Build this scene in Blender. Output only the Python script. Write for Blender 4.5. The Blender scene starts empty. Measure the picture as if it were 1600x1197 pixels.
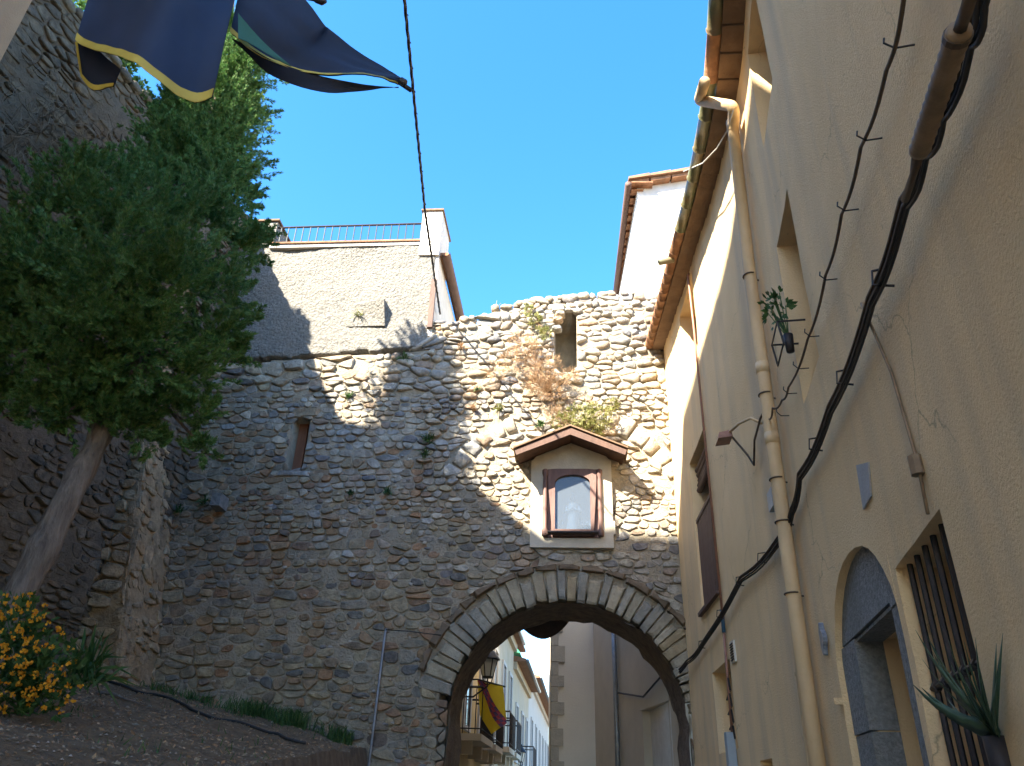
import bpy, math, random
import numpy as np
from mathutils import Vector, noise as mn
rnd = random.Random(7)
sin, cos, pi, rad = math.sin, math.cos, math.pi, math.radians

# ------------------------------------------------------------------ camera, sky, sun, exposure
scn = bpy.context.scene
COL = scn.collection
TH, RH, FPX, CZ = rad(28.8), rad(1.97), 1200.0, 1.6
_fw = np.array([0, cos(TH), sin(TH)]); _u0 = np.array([0, -sin(TH), cos(TH)]); _r0 = np.array([1., 0, 0])
_R = cos(RH)*_r0 + sin(RH)*_u0; _U = cos(RH)*_u0 - sin(RH)*_r0; CAM = np.array([0, 0, CZ])
cam = bpy.data.cameras.new('camera'); camo = bpy.data.objects.new('camera', cam); COL.objects.link(camo)
cam.sensor_width = 36; cam.lens = 27.0; cam.clip_start = 0.05; cam.clip_end = 3000
from mathutils import Matrix
camo.matrix_world = Matrix(((_R[0], _U[0], -_fw[0], 0), (_R[1], _U[1], -_fw[1], 0), (_R[2], _U[2], -_fw[2], CZ), (0, 0, 0, 1)))
scn.camera = camo
SUN = Vector((-.91, -1.0, 1.14)).normalized()          # towards the sun
elev = math.asin(SUN.z); azim = math.atan2(SUN.x, SUN.y)
w = bpy.data.worlds.new('World'); scn.world = w; w.use_nodes = True
nt = w.node_tree; nt.nodes.clear()
out = nt.nodes.new('ShaderNodeOutputWorld'); bg = nt.nodes.new('ShaderNodeBackground'); sky = nt.nodes.new('ShaderNodeTexSky')
sky.sky_type = 'NISHITA'; sky.sun_disc = False; sky.sun_elevation = elev; sky.sun_rotation = azim; sky.air_density = 1.0; sky.dust_density = 0.6; sky.ozone_density = 1.6
# thin white clouds, low and to the left of the view, as wisps in the whole sky
tc = nt.nodes.new('ShaderNodeTexCoord'); mp = nt.nodes.new('ShaderNodeMapping'); mp.inputs['Scale'].default_value = (1.2, 1.2, 3.0); mp.inputs['Location'].default_value = (3.9, 9.4, 4.4)
nz = nt.nodes.new('ShaderNodeTexNoise'); nz.inputs['Scale'].default_value = 2.2; nz.inputs['Detail'].default_value = 6; nz.inputs['Roughness'].default_value = .6
cr = nt.nodes.new('ShaderNodeValToRGB'); cr.color_ramp.elements[0].position = .6; cr.color_ramp.elements[1].position = .85
mx = nt.nodes.new('ShaderNodeMixRGB'); mx.inputs[2].default_value = (4.5, 4.8, 5.2, 1)
hs = nt.nodes.new('ShaderNodeHueSaturation'); hs.inputs['Saturation'].default_value = 1.36; hs.inputs['Hue'].default_value = .501
nt.links.new(tc.outputs['Generated'], mp.inputs['Vector']); nt.links.new(mp.outputs[0], nz.inputs['Vector']); nt.links.new(nz.outputs['Fac'], cr.inputs[0])
nt.links.new(cr.outputs[0], mx.inputs[0]); nt.links.new(sky.outputs[0], hs.inputs['Color']); nt.links.new(hs.outputs[0], mx.inputs[1]); nt.links.new(mx.outputs[0], bg.inputs['Color'])
bg.inputs['Strength'].default_value = 0.08
nt.links.new(bg.outputs[0], out.inputs['Surface'])
sl = bpy.data.lights.new('sun', 'SUN'); sl.energy = 3.5; sl.angle = rad(0.53); sl.color = (1, .91, .76)
so = bpy.data.objects.new('sun', sl); COL.objects.link(so); so.rotation_euler = SUN.to_track_quat('Z', 'Y').to_euler()
scn.view_settings.view_transform = 'Standard'; scn.view_settings.look = 'None'; scn.view_settings.exposure = 3.1; scn.view_settings.gamma = 1
scn.render.engine = 'CYCLES'
try:
    scn.cycles.max_bounces = 8; scn.cycles.diffuse_bounces = 5
except Exception: pass

# ------------------------------------------------------------------ measuring: a pixel of the photograph to a point on a real plane
def ray(px, py): return _fw*FPX + _R*(px-800) + _U*(598.5-py)
def at(px, py, y):
    d = ray(px, py); return Vector(CAM + d*(y/d[1]))
SA, CA = sin(rad(5)), cos(rad(5))
def on_gate(px, py, wo=0.0):                             # -> (u, z) on the gate's face
    d = ray(px, py); t = (12*CA - wo)/(d[0]*SA + d[1]*CA); p = CAM + d*t
    return p[0]*CA - (p[1]-12)*SA, p[2]
def gateM(u, z, wo=0.0): return Vector((u*CA - wo*SA, 12 - u*SA - wo*CA, z))
LAZ = rad(14.9)
def leftM(u, z, wo=0.0): return Vector((-5.6 - u*sin(LAZ) + wo*cos(LAZ), 12.45 - u*cos(LAZ) - wo*sin(LAZ), z))
# plan of the curving house front on the right, from the gate corner towards the viewer
def _plan():
    ph = np.radians(np.arange(12.94, 86, .05)); K = [12, 17.5, 21, 24, 28, 33, 90]; A = [3.7, 3.7, 7.5, 11, 13.5, 15, 15.3]
    p = np.array([2.70, 11.76]); P = [p]
    for f in ph[1:]:
        a = rad(np.interp(math.degrees(f), K, A)); d = (-sin(a), -cos(a)); e = (sin(f), cos(f))
        s = (p[1]*e[0] - p[0]*e[1])/(d[0]*e[1] - d[1]*e[0]); p = p + s*np.array(d); P.append(p)
    for k in range(60): p = p + .1*np.array((-sin(rad(8)), -cos(rad(8)))); P.append(p)
    return ph, np.array(P)
PHI, PL = _plan(); SS = np.concatenate([[0], np.cumsum(np.linalg.norm(np.diff(PL, axis=0), axis=1))])
def on_wall(px, py):                                     # -> (s, z) on the right house's face
    d = ray(px, py); f = math.atan2(d[0], d[1]); n = len(PHI)
    x = np.interp(f, PHI, PL[:n, 0]); y = np.interp(f, PHI, PL[:n, 1])
    return float(np.interp(f, PHI, SS[:n])), float(CZ + d[2]/math.hypot(d[0], d[1])*math.hypot(x, y))
def on_wall_w(px, py, wo):                               # -> (s, z, wo) on a surface held off that face
    d = ray(px, py); lo, hi = -.5, SS[-1]-.3; f = math.atan2(d[0], d[1])
    for _ in range(40):
        m = (lo+hi)/2; q = wallM(m, 0, wo)
        if math.atan2(q.x, q.y) < f: lo = m
        else: hi = m
    q = wallM(lo, 0, wo); return lo, float(CZ + d[2]/math.hypot(d[0], d[1])*math.hypot(q.x, q.y)), wo
def wallM(s, z, wo=0.0):
    x = np.interp(s, SS, PL[:, 0]); y = np.interp(s, SS, PL[:, 1]); e = .15
    dx = np.interp(s+e, SS, PL[:, 0]) - np.interp(s-e, SS, PL[:, 0]); dy = np.interp(s+e, SS, PL[:, 1]) - np.interp(s-e, SS, PL[:, 1])
    l = math.hypot(dx, dy); dx /= l; dy /= l             # heading towards the viewer (-y); the street lies at -x
    return Vector((x + dy*wo, y - dx*wo, z))

# ------------------------------------------------------------------ mesh helpers
class MB:
    def __init__(s): s.v = []; s.f = []
    def add(s, vs, fs):
        o = len(s.v); s.v += [tuple(v) for v in vs]; s.f += [tuple(i+o for i in f) for f in fs]; return s
    def hexa(s, p):      # 8 points: bottom 4 (ccw), top 4
        return s.add(p, [(3,2,1,0),(4,5,6,7),(0,1,5,4),(1,2,6,5),(2,3,7,6),(3,0,4,7)])
    def box(s, a, b, M=None):
        (x0,y0,z0),(x1,y1,z1) = a, b
        p = [(x0,y0,z0),(x1,y0,z0),(x1,y1,z0),(x0,y1,z0),(x0,y0,z1),(x1,y0,z1),(x1,y1,z1),(x0,y1,z1)]
        if M: p = [M(*q) for q in p]
        return s.hexa(p)
    def pbox(s, M, u0, u1, z0, z1, w0, w1, n=1):   # a box in a wall's own frame, split n times along u so it follows the curve
        for i in range(n):
            a = u0+(u1-u0)*i/n; b = u0+(u1-u0)*(i+1)/n
            s.hexa([M(a,z0,w0),M(b,z0,w0),M(b,z0,w1),M(a,z0,w1),M(a,z1,w0),M(b,z1,w0),M(b,z1,w1),M(a,z1,w1)])
        return s
    def tube(s, pts, r, n=8, caps=True):
        pts = [Vector(p) for p in pts]; m = len(pts); rr = r if isinstance(r, (list, tuple)) else [r]*m
        t = (pts[1]-pts[0]).normalized(); a = Vector((0,0,1)) if abs(t.z) < .9 else Vector((1,0,0)); nrm = t.cross(a).normalized(); vs = []
        for i, p in enumerate(pts):
            t = ((pts[min(i+1,m-1)]-p).normalized() + (p-pts[max(i-1,0)]).normalized())
            t = t.normalized() if t.length > 1e-6 else Vector((0,0,1)); nrm = (nrm - t*nrm.dot(t)).normalized(); b = t.cross(nrm)
            for k in range(n):
                q = 2*pi*k/n; vs.append(p + (nrm*cos(q) + b*sin(q))*rr[i])
        fs = [(i*n+k, i*n+(k+1)%n, (i+1)*n+(k+1)%n, (i+1)*n+k) for i in range(m-1) for k in range(n)]
        if caps: fs += [tuple(range(n))[::-1], tuple((m-1)*n+k for k in range(n))]
        return s.add(vs, fs)
    def prism(s, poly, M, w0, w1):    # poly of (u,z) in frame M, extruded from w0 to w1
        n = len(poly); vs = [M(u,z,w0) for u,z in poly] + [M(u,z,w1) for u,z in poly]
        return s.add(vs, [tuple(range(n))[::-1], tuple(range(n,2*n))] + [(i,(i+1)%n,n+(i+1)%n,n+i) for i in range(n)])
    def grid(s, P):                   # rows of points
        nr, nc = len(P), len(P[0])
        return s.add([p for r in P for p in r], [(i*nc+j, i*nc+j+1, (i+1)*nc+j+1, (i+1)*nc+j) for i in range(nr-1) for j in range(nc-1)])
    def lathe(s, prof, o, n=10):
        vs = [(o[0]+r*cos(2*pi*k/n), o[1]+r*sin(2*pi*k/n), o[2]+z) for r, z in prof for k in range(n)]
        m = len(prof)
        return s.add(vs, [(i*n+k, i*n+(k+1)%n, (i+1)*n+(k+1)%n, (i+1)*n+k) for i in range(m-1) for k in range(n)] + [tuple(range(n))[::-1], tuple((m-1)*n+k for k in range(n))])
def obj(name, mb, mat, parent=None, smooth=False):
    me = bpy.data.meshes.new(name); me.from_pydata(mb.v, [], mb.f); me.materials.append(MAT[mat])
    if smooth: me.shade_smooth()
    o = bpy.data.objects.new(name, me); COL.objects.link(o)
    if parent:
        o.parent = parent
        if parent.location.length > 1e-6: o.matrix_parent_inverse = Matrix.Translation(-parent.location)
    return o
def tag(o, label=None, cat=None, group=None, kind=None):
    if label: o['label'] = label
    if cat: o['category'] = cat
    if group: o['group'] = group
    if kind: o['kind'] = kind
    return o
def thing(name, label, cat, group=None):
    o = bpy.data.objects.new(name, None); COL.objects.link(o); o.empty_display_size = .2
    return tag(o, label, cat, group)
def base(o, p):          # move a thing's Empty to its base, parts staying where they are
    o.location = p
    for c in o.children: c.matrix_parent_inverse = Matrix.Translation(-Vector(p))
def nmesh(name, V, F, mat, parent=None):    # numpy triangles
    me = bpy.data.meshes.new(name); nf = len(F); me.vertices.add(len(V)); me.vertices.foreach_set('co', np.asarray(V, np.float32).ravel())
    me.loops.add(nf*3); me.loops.foreach_set('vertex_index', np.asarray(F, np.int32).ravel()); me.polygons.add(nf)
    me.polygons.foreach_set('loop_start', np.arange(nf, dtype=np.int32)*3); me.update(calc_edges=True); me.materials.append(MAT[mat])
    o = bpy.data.objects.new(name, me); COL.objects.link(o)
    if parent: o.parent = parent
    return o
def N(x, y, z=0.): return mn.noise(Vector((x, y, z)))

# ------------------------------------------------------------------ materials
MAT = {}
def mat(name, c1, c2=None, scale=4., rough=.9, bump=.25, bscale=30., detail=6, metal=0., ramp=None, island=False, stretch=(1,1,1), dark=None, spec=.3, trans=0., mottle=.35, bdist=.02, crack=False):
    m = bpy.data.materials.new(name); m.use_nodes = True; t = m.node_tree; n = t.nodes; L = t.links.new; b = n['Principled BSDF']
    b.inputs['Roughness'].default_value = rough; b.inputs['Metallic'].default_value = metal; b.inputs['Specular IOR Level'].default_value = spec
    g = n.new('ShaderNodeNewGeometry'); mp = n.new('ShaderNodeMapping'); mp.inputs['Scale'].default_value = stretch; L(g.outputs['Position'], mp.inputs['Vector'])
    nz = n.new('ShaderNodeTexNoise'); nz.inputs['Scale'].default_value = scale; nz.inputs['Detail'].default_value = detail; nz.inputs['Roughness'].default_value = .62; L(mp.outputs[0], nz.inputs['Vector'])
    if ramp:
        oi = n.new('ShaderNodeObjectInfo'); ad = n.new('ShaderNodeMath'); ad.operation = 'ADD'; fr = n.new('ShaderNodeMath'); fr.operation = 'FRACT'
        L(oi.outputs['Random'], ad.inputs[0]); L(g.outputs['Random Per Island'], ad.inputs[1]); L(ad.outputs[0], fr.inputs[0])
        r = n.new('ShaderNodeValToRGB'); r.color_ramp.interpolation = 'LINEAR'; e = r.color_ramp.elements
        while len(e) < len(ramp): e.new(.5)
        for i, c in enumerate(ramp): e[i].position = i/(len(ramp)-1); e[i].color = (*c, 1)
        L(fr.outputs[0], r.inputs[0]); col = r.outputs[0]
        mm = n.new('ShaderNodeMixRGB'); mm.blend_type = 'MULTIPLY'; mm.inputs[0].default_value = 1
        r2 = n.new('ShaderNodeValToRGB'); q = 1-mottle; r2.color_ramp.elements[0].position = .3; r2.color_ramp.elements[1].position = .72
        r2.color_ramp.elements[0].color = (q, q, q*.98, 1); r2.color_ramp.elements[1].color = (1+mottle*.6, 1+mottle*.55, 1+mottle*.45, 1)
        L(nz.outputs['Fac'], r2.inputs[0]); L(col, mm.inputs[1]); L(r2.outputs[0], mm.inputs[2]); col = mm.outputs[0]
    else:
        r = n.new('ShaderNodeValToRGB'); r.color_ramp.elements[0].position = .32; r.color_ramp.elements[1].position = .7
        r.color_ramp.elements[0].color = (*(c2 or c1), 1); r.color_ramp.elements[1].color = (*c1, 1); L(nz.outputs['Fac'], r.inputs[0]); col = r.outputs[0]
    if dark:   # vertical rain streaks / big stains: (colour, scale, amount)
        z2 = n.new('ShaderNodeTexNoise'); z2.inputs['Scale'].default_value = dark[1]; z2.inputs['Detail'].default_value = 5; m2 = n.new('ShaderNodeMapping'); m2.inputs['Scale'].default_value = dark[3] if len(dark) > 3 else (1, 1, .25)
        L(g.outputs['Position'], m2.inputs['Vector']); L(m2.outputs[0], z2.inputs['Vector'])
        r3 = n.new('ShaderNodeValToRGB'); r3.color_ramp.elements[0].position = .48; r3.color_ramp.elements[1].position = .72; r3.color_ramp.elements[0].color = (0,0,0,1); a = dark[2]; r3.color_ramp.elements[1].color = (a,a,a,1)
        L(z2.outputs['Fac'], r3.inputs[0]); m3 = n.new('ShaderNodeMixRGB'); m3.inputs[2].default_value = (*dark[0], 1); L(r3.outputs[0], m3.inputs[0]); L(col, m3.inputs[1]); col = m3.outputs[0]
    if crack:
        wn = n.new('ShaderNodeTexNoise'); wn.inputs['Scale'].default_value = 3; wn.inputs['Detail'].default_value = 6; L(g.outputs['Position'], wn.inputs['Vector'])
        wm = n.new('ShaderNodeVectorMath'); wm.operation = 'MULTIPLY_ADD'; wm.inputs[1].default_value = (.5, .5, .5); L(wn.outputs['Color'], wm.inputs[0]); L(g.outputs['Position'], wm.inputs[2])
        vo = n.new('ShaderNodeTexVoronoi'); vo.feature = 'DISTANCE_TO_EDGE'; vo.inputs['Scale'].default_value = .8; L(wm.outputs[0], vo.inputs['Vector'])
        cr_ = n.new('ShaderNodeValToRGB'); cr_.color_ramp.elements[0].position = 0; cr_.color_ramp.elements[1].position = .006; cr_.color_ramp.elements[0].color = (.55,.55,.55,1); cr_.color_ramp.elements[1].color = (0,0,0,1); L(vo.outputs['Distance'], cr_.inputs[0])
        mk = n.new('ShaderNodeTexNoise'); mk.inputs['Scale'].default_value = .9; L(g.outputs['Position'], mk.inputs['Vector']); mr = n.new('ShaderNodeValToRGB'); mr.color_ramp.elements[0].position = .5; mr.color_ramp.elements[1].position = .62; L(mk.outputs['Fac'], mr.inputs[0])
        mq = n.new('ShaderNodeMath'); mq.operation = 'MULTIPLY'; L(cr_.outputs[0], mq.inputs[0]); L(mr.outputs[0], mq.inputs[1]); m5 = n.new('ShaderNodeMixRGB'); m5.inputs[2].default_value = (.16,.12,.07,1); L(mq.outputs[0], m5.inputs[0]); L(col, m5.inputs[1]); col = m5.outputs[0]
        sp = n.new('ShaderNodeTexNoise'); sp.inputs['Scale'].default_value = 16; sp.inputs['Detail'].default_value = 3; L(g.outputs['Position'], sp.inputs['Vector']); sr = n.new('ShaderNodeValToRGB'); sr.color_ramp.elements[0].position = .7; sr.color_ramp.elements[1].position = .76; sr.color_ramp.elements[1].color = (.6,.6,.6,1); L(sp.outputs['Fac'], sr.inputs[0])
        sq = n.new('ShaderNodeMath'); sq.operation = 'MULTIPLY'; L(sr.outputs[0], sq.inputs[0]); L(mr.outputs[0], sq.inputs[1]); m6 = n.new('ShaderNodeMixRGB'); m6.inputs[2].default_value = (.3,.23,.14,1); L(sq.outputs[0], m6.inputs[0]); L(col, m6.inputs[1]); col = m6.outputs[0]
    L(col, b.inputs['Base Color'])
    if bump:
        z4 = n.new('ShaderNodeTexNoise'); z4.inputs['Scale'].default_value = bscale; z4.inputs['Detail'].default_value = 8; z4.inputs['Roughness'].default_value = .65; L(mp.outputs[0], z4.inputs['Vector'])
        bp = n.new('ShaderNodeBump'); bp.inputs['Strength'].default_value = bump; bp.inputs['Distance'].default_value = bdist; L(z4.outputs['Fac'], bp.inputs['Height']); L(bp.outputs[0], b.inputs['Normal'])
    if trans:
        tr = n.new('ShaderNodeBsdfTranslucent'); L(col, tr.inputs['Color']); ms = n.new('ShaderNodeMixShader'); ms.inputs[0].default_value = trans
        L(b.outputs[0], ms.inputs[1]); L(tr.outputs[0], ms.inputs[2]); L(ms.outputs[0], n['Material Output'].inputs['Surface'])
    MAT[name] = m; return m
mat('stone', None, scale=9, bump=.9, bscale=22, bdist=.03, mottle=.5, ramp=[(.40,.34,.25),(.31,.30,.27),(.46,.41,.32),(.22,.225,.225),(.36,.28,.19),(.33,.33,.32),(.5,.44,.34),(.17,.17,.18),(.38,.28,.19),(.38,.35,.3)])
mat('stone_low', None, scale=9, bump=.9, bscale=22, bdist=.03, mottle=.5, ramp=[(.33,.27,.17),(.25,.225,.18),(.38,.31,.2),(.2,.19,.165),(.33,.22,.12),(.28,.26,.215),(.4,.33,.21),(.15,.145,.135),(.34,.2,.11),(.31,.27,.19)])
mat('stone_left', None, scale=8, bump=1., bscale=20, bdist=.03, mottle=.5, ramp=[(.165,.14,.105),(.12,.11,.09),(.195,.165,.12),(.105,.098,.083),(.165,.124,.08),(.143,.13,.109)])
mat('voussoir', None, scale=9, bump=.7, bscale=26, bdist=.03, mottle=.35, ramp=[(.36,.31,.21),(.3,.28,.22),(.4,.35,.25),(.26,.255,.225),(.35,.28,.17),(.32,.3,.245)])
mat('hood_stone', (.2,.15,.1), (.12,.09,.06), 8, bump=.7, bscale=24)
mat('mortar', (.42,.355,.255), (.28,.24,.175), 5, bump=1., bscale=26, bdist=.04, dark=((.2,.18,.145), 1.2, .6, (1,1,1)))
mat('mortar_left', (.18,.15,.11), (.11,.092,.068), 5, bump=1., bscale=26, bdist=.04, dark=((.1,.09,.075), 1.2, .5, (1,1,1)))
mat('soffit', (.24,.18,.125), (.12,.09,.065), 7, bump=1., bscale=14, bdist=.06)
mat('pier', (.5,.38,.23), (.32,.24,.14), 4.5, bump=1., bscale=18, bdist=.05, dark=((.12,.10,.08), 2.2, .7, (1,1,1)))
mat('pier_stone', None, scale=9, bump=1., bscale=22, bdist=.04, mottle=.5, ramp=[(.46,.35,.21),(.36,.28,.18),(.5,.39,.25),(.3,.25,.18),(.42,.29,.16),(.38,.33,.24)])
mat('stucco', (.35,.335,.295), (.19,.18,.16), 24, bump=1., bscale=20, bdist=.12, detail=4, dark=((.19,.18,.155), 1.1, .6, (1,1,.6)))  # the darker fine noise tone paints in the shade of the roughcast pits
mat('white_plaster', (.66,.63,.57), (.55,.52,.46), 6, bump=.4, bscale=30)
mat('plaster', (.88,.645,.355), (.78,.565,.3), 1.1, bump=.8, bscale=70, bdist=.014, dark=((.6,.46,.29), 1.0, .85, (2.4,2.4,.2)), spec=.2, crack=True)
mat('plaster_reveal', (.72,.53,.29), (.64,.46,.25), 2, bump=.4, bscale=75, bdist=.01)
mat('tan_plaster', (.36,.26,.15), (.3,.21,.12), 3, bump=.6, bscale=60, bdist=.012)
mat('granite', (.33,.335,.32), (.16,.165,.155), 38, bump=.9, bscale=34, bdist=.03, dark=((.16,.16,.13), 2, .5))
mat('gutter_green', (.10,.14,.07), (.17,.13,.07), 4, rough=.35, bump=.3, bscale=20, dark=((.2,.1,.05), 3, .5, (1,1,1)), spec=.5)
mat('terracotta', (.36,.19,.1), (.2,.1,.055), 7, bump=.6, bscale=24, dark=((.1,.075,.05), 4, .6, (1,1,1)))
mat('soffit_tile', (.24,.155,.095), (.14,.085,.05), 6, bump=.7, bscale=22, dark=((.08,.06,.045), 3, .5, (1,1,1)))
mat('pipe_cream', (.68,.5,.29), (.58,.42,.23), 3, rough=.6, bump=.2, bscale=40, dark=((.36,.26,.15), 5, .6, (1,1,.25)))
mat('copper', (.34,.17,.11), (.24,.12,.08), 14, rough=.45, bump=.05)
mat('blue_tape', (.05,.12,.2), rough=.4, bump=0)
mat('black_cable', (.022,.021,.021), (.04,.036,.033), 12, rough=.55, bump=.1)
mat('brown_cable', (.12,.085,.055), (.075,.055,.04), 12, rough=.6, bump=.1)
mat('sleeve', (.3,.215,.13), (.17,.12,.075), 8, rough=.6, bump=.2)
mat('iron', (.025,.025,.028), (.05,.04,.035), 14, rough=.55, bump=.15, metal=.3)
mat('railing_iron', (.015,.03,.035), (.025,.04,.045), 9, rough=.5, bump=.05)
mat('zinc', (.3,.32,.34), (.2,.21,.22), 8, rough=.45, bump=.08, metal=.5)
mat('grey_box', (.33,.38,.4), (.28,.33,.35), 5, rough=.5, bump=.03)
mat('shutter', (.14,.085,.065), (.1,.06,.045), 6, rough=.7, bump=.2, bscale=40, stretch=(1,1,.1))
mat('wood', (.13,.07,.048), (.075,.042,.03), 7, rough=.6, bump=.4, bscale=40, stretch=(1,1,.25))
mat('wood_frame', (.19,.11,.09), (.11,.065,.055), 10, rough=.6, bump=.3, bscale=40, stretch=(1,1,.2))
mat('slot_wood', (.3,.13,.065), (.17,.07,.04), 9, rough=.75, bump=.3, bscale=30, stretch=(1,1,.1))
mat('dark', (.012,.011,.01), bump=0)
mat('room', (.03,.025,.02), (.02,.016,.013), bump=0)
mat('shrine_wall', (.55,.49,.38), (.45,.4,.31), 6, bump=.4, bscale=40)
mat('shrine_back', (.5,.6,.7), (.42,.52,.62), 5, bump=.1)
mat('statue', (.2,.25,.31), (.15,.19,.24), 8, rough=.5, bump=.1)
mat('bark', (.27,.22,.17), (.12,.095,.075), 16, bump=1., bscale=16, stretch=(1,1,.22), bdist=.08)
mat('foliage', None, ramp=[(.06,.16,.035),(.085,.21,.05),(.12,.26,.065),(.065,.17,.055),(.2,.3,.1),(.13,.15,.055)], rough=.75, bump=0, trans=.22, mottle=.3, scale=2.5)
mat('leaf', None, ramp=[(.04,.10,.025),(.06,.13,.035),(.09,.16,.05)], rough=.6, bump=0, trans=.25, mottle=.2)
mat('aloe', (.07,.12,.07), (.04,.075,.045), 7, rough=.45, bump=.1)
mat('dry', None, ramp=[(.40,.24,.13),(.48,.33,.19),(.34,.2,.12),(.50,.40,.25)], rough=.9, bump=0, trans=.3, mottle=.2)
mat('dry_grey', None, ramp=[(.15,.13,.1),(.2,.17,.13),(.11,.095,.075)], rough=.9, bump=0, mottle=.2)
mat('yellow_green', None, ramp=[(.22,.24,.07),(.3,.28,.1),(.16,.2,.05),(.36,.32,.16)], rough=.8, bump=0, trans=.3, mottle=.2)
mat('blossom', None, ramp=[(.75,.32,.02),(.8,.42,.03),(.7,.24,.015)], rough=.7, bump=0, trans=.25, mottle=.15)
mat('earth', (.26,.18,.1), (.13,.088,.05), 7, bump=1., bscale=30, bdist=.08, dark=((.2,.16,.11), 9, .6, (1,1,1)))
mat('litter', None, ramp=[(.16,.11,.07),(.28,.21,.13),(.12,.085,.055),(.36,.3,.22)], bump=.2)
mat('paving', (.45,.37,.26), (.36,.29,.2), 5, bump=.5, bscale=30)
mat('asphalt', (.09,.085,.08), (.06,.058,.055), 9, bump=.6, bscale=60)
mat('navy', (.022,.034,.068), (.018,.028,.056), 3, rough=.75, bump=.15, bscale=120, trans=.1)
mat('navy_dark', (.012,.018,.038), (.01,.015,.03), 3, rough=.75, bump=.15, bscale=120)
mat('trim', (.5,.37,.06), (.42,.3,.045), 5, rough=.7, bump=.1)
mat('green_cloth', (.03,.11,.08), (.025,.09,.065), 5, rough=.75, bump=.1)
mat('flag_yellow', (.75,.55,.04), (.68,.48,.03), 4, rough=.75, bump=.1, trans=.15)
mat('flag_purple', (.1,.06,.14), bump=0, rough=.8); mat('flag_red', (.35,.06,.08), bump=0, rough=.8); mat('flag_dark', (.055,.035,.03), (.035,.025,.02), bump=0, rough=.8)
mat('house_ochre', (.56,.42,.21), (.47,.35,.17), 1.5, bump=.2); mat('house_beige', (.52,.44,.31), (.42,.35,.24), 1.5, bump=.2, dark=((.4,.36,.3), .8, .5))
mat('house_white', (.6,.56,.49), (.52,.48,.42), 1.5, bump=.2); mat('house_grey', (.76,.71,.61), (.7,.65,.56), 1.6, bump=.3, bscale=30, dark=((.62,.57,.49), .7, .4))
mat('quoin_stone', (.5,.46,.38), (.4,.37,.31), 9, bump=.5)
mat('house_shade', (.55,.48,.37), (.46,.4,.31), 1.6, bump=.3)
mat('roof', (.3,.17,.1), (.19,.11,.07), 5, bump=.5); mat('window_frame', (.5,.48,.44), bump=.1); mat('glass_dark', (.05,.06,.07), rough=.15, bump=0, spec=.6)
mat('green_cover', (.05,.25,.14), bump=.1); mat('patch', (.42,.42,.4), (.35,.35,.35), 12, bump=.4, bscale=60)
mat('number_tile', (.1,.13,.18), (.28,.3,.32), 30, rough=.35, bump=.05)
mat('bell', (.6,.57,.48), bump=.05, rough=.5)
gm = bpy.data.materials.new('glass'); gm.use_nodes = True; t = gm.node_tree; t.nodes.clear()
o_ = t.nodes.new('ShaderNodeOutputMaterial'); g1 = t.nodes.new('ShaderNodeBsdfTransparent'); g2 = t.nodes.new('ShaderNodeBsdfDiffuse'); g3 = t.nodes.new('ShaderNodeBsdfGlossy'); g3.inputs['Roughness'].default_value = .2; g2.inputs['Color'].default_value = (.46,.53,.6,1); g1.inputs['Color'].default_value = (.56,.61,.66,1)
a1 = t.nodes.new('ShaderNodeMixShader'); a1.inputs[0].default_value = .13; a2 = t.nodes.new('ShaderNodeMixShader'); a2.inputs[0].default_value = .035
t.links.new(g1.outputs[0], a1.inputs[1]); t.links.new(g2.outputs[0], a1.inputs[2]); t.links.new(a1.outputs[0], a2.inputs[1]); t.links.new(g3.outputs[0], a2.inputs[2]); t.links.new(a2.outputs[0], o_.inputs['Surface']); MAT['glass'] = gm

# ------------------------------------------------------------------ masonry helpers
def stone_poly(cx, cz, hw, hh, rng, ex=3.0, n=10, rot=None):
    ex = ex*rng.uniform(.75, 1.5); a = rng.gauss(0, .09) if rot is None else rot; ca, sa = cos(a), sin(a); P = []
    o = rng.uniform(0, .6)
    for k in range(n):
        q = 2*pi*(k+o+rng.uniform(-.22, .22))/n; c, s = cos(q), sin(q)
        r = (abs(c)**ex + abs(s)**ex)**(-1/ex)*rng.uniform(.86, 1.07)
        x, z = hw*r*c, hh*r*s; P.append((cx + x*ca - z*sa, cz + x*sa + z*ca))
    return P
def add_stone(mb, P, M, d, rng, w0=-.04):
    n = len(P); cx = sum(p[0] for p in P)/n; cz = sum(p[1] for p in P)/n; tx, tz = rng.uniform(-.25, .25), rng.uniform(-.35, .25)
    sz = max(max(p[0] for p in P)-min(p[0] for p in P), .05)
    vs = []
    for sc, dd in ((1.0, None), (.95, .6), (.8, 1.0)):
        for (u, z) in P:
            x, y = (u-cx)*sc, (z-cz)*sc
            ww = w0 if dd is None else d*dd*(1 + rng.uniform(-.12, .12)) + (tx*x + tz*y)*.5*min(1, d/.05)
            vs.append(M(cx+x, cz+y, ww))
    vs.append(M(cx + rng.uniform(-.2,.2)*sz*.3, cz, d*rng.uniform(.95, 1.2)))
    fs = [(r*n+k, r*n+(k+1)%n, (r+1)*n+(k+1)%n, (r+1)*n+k) for r in range(2) for k in range(n)] + [(2*n+k, 2*n+(k+1)%n, 3*n) for k in range(n)]
    return mb.add(vs, fs)
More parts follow.
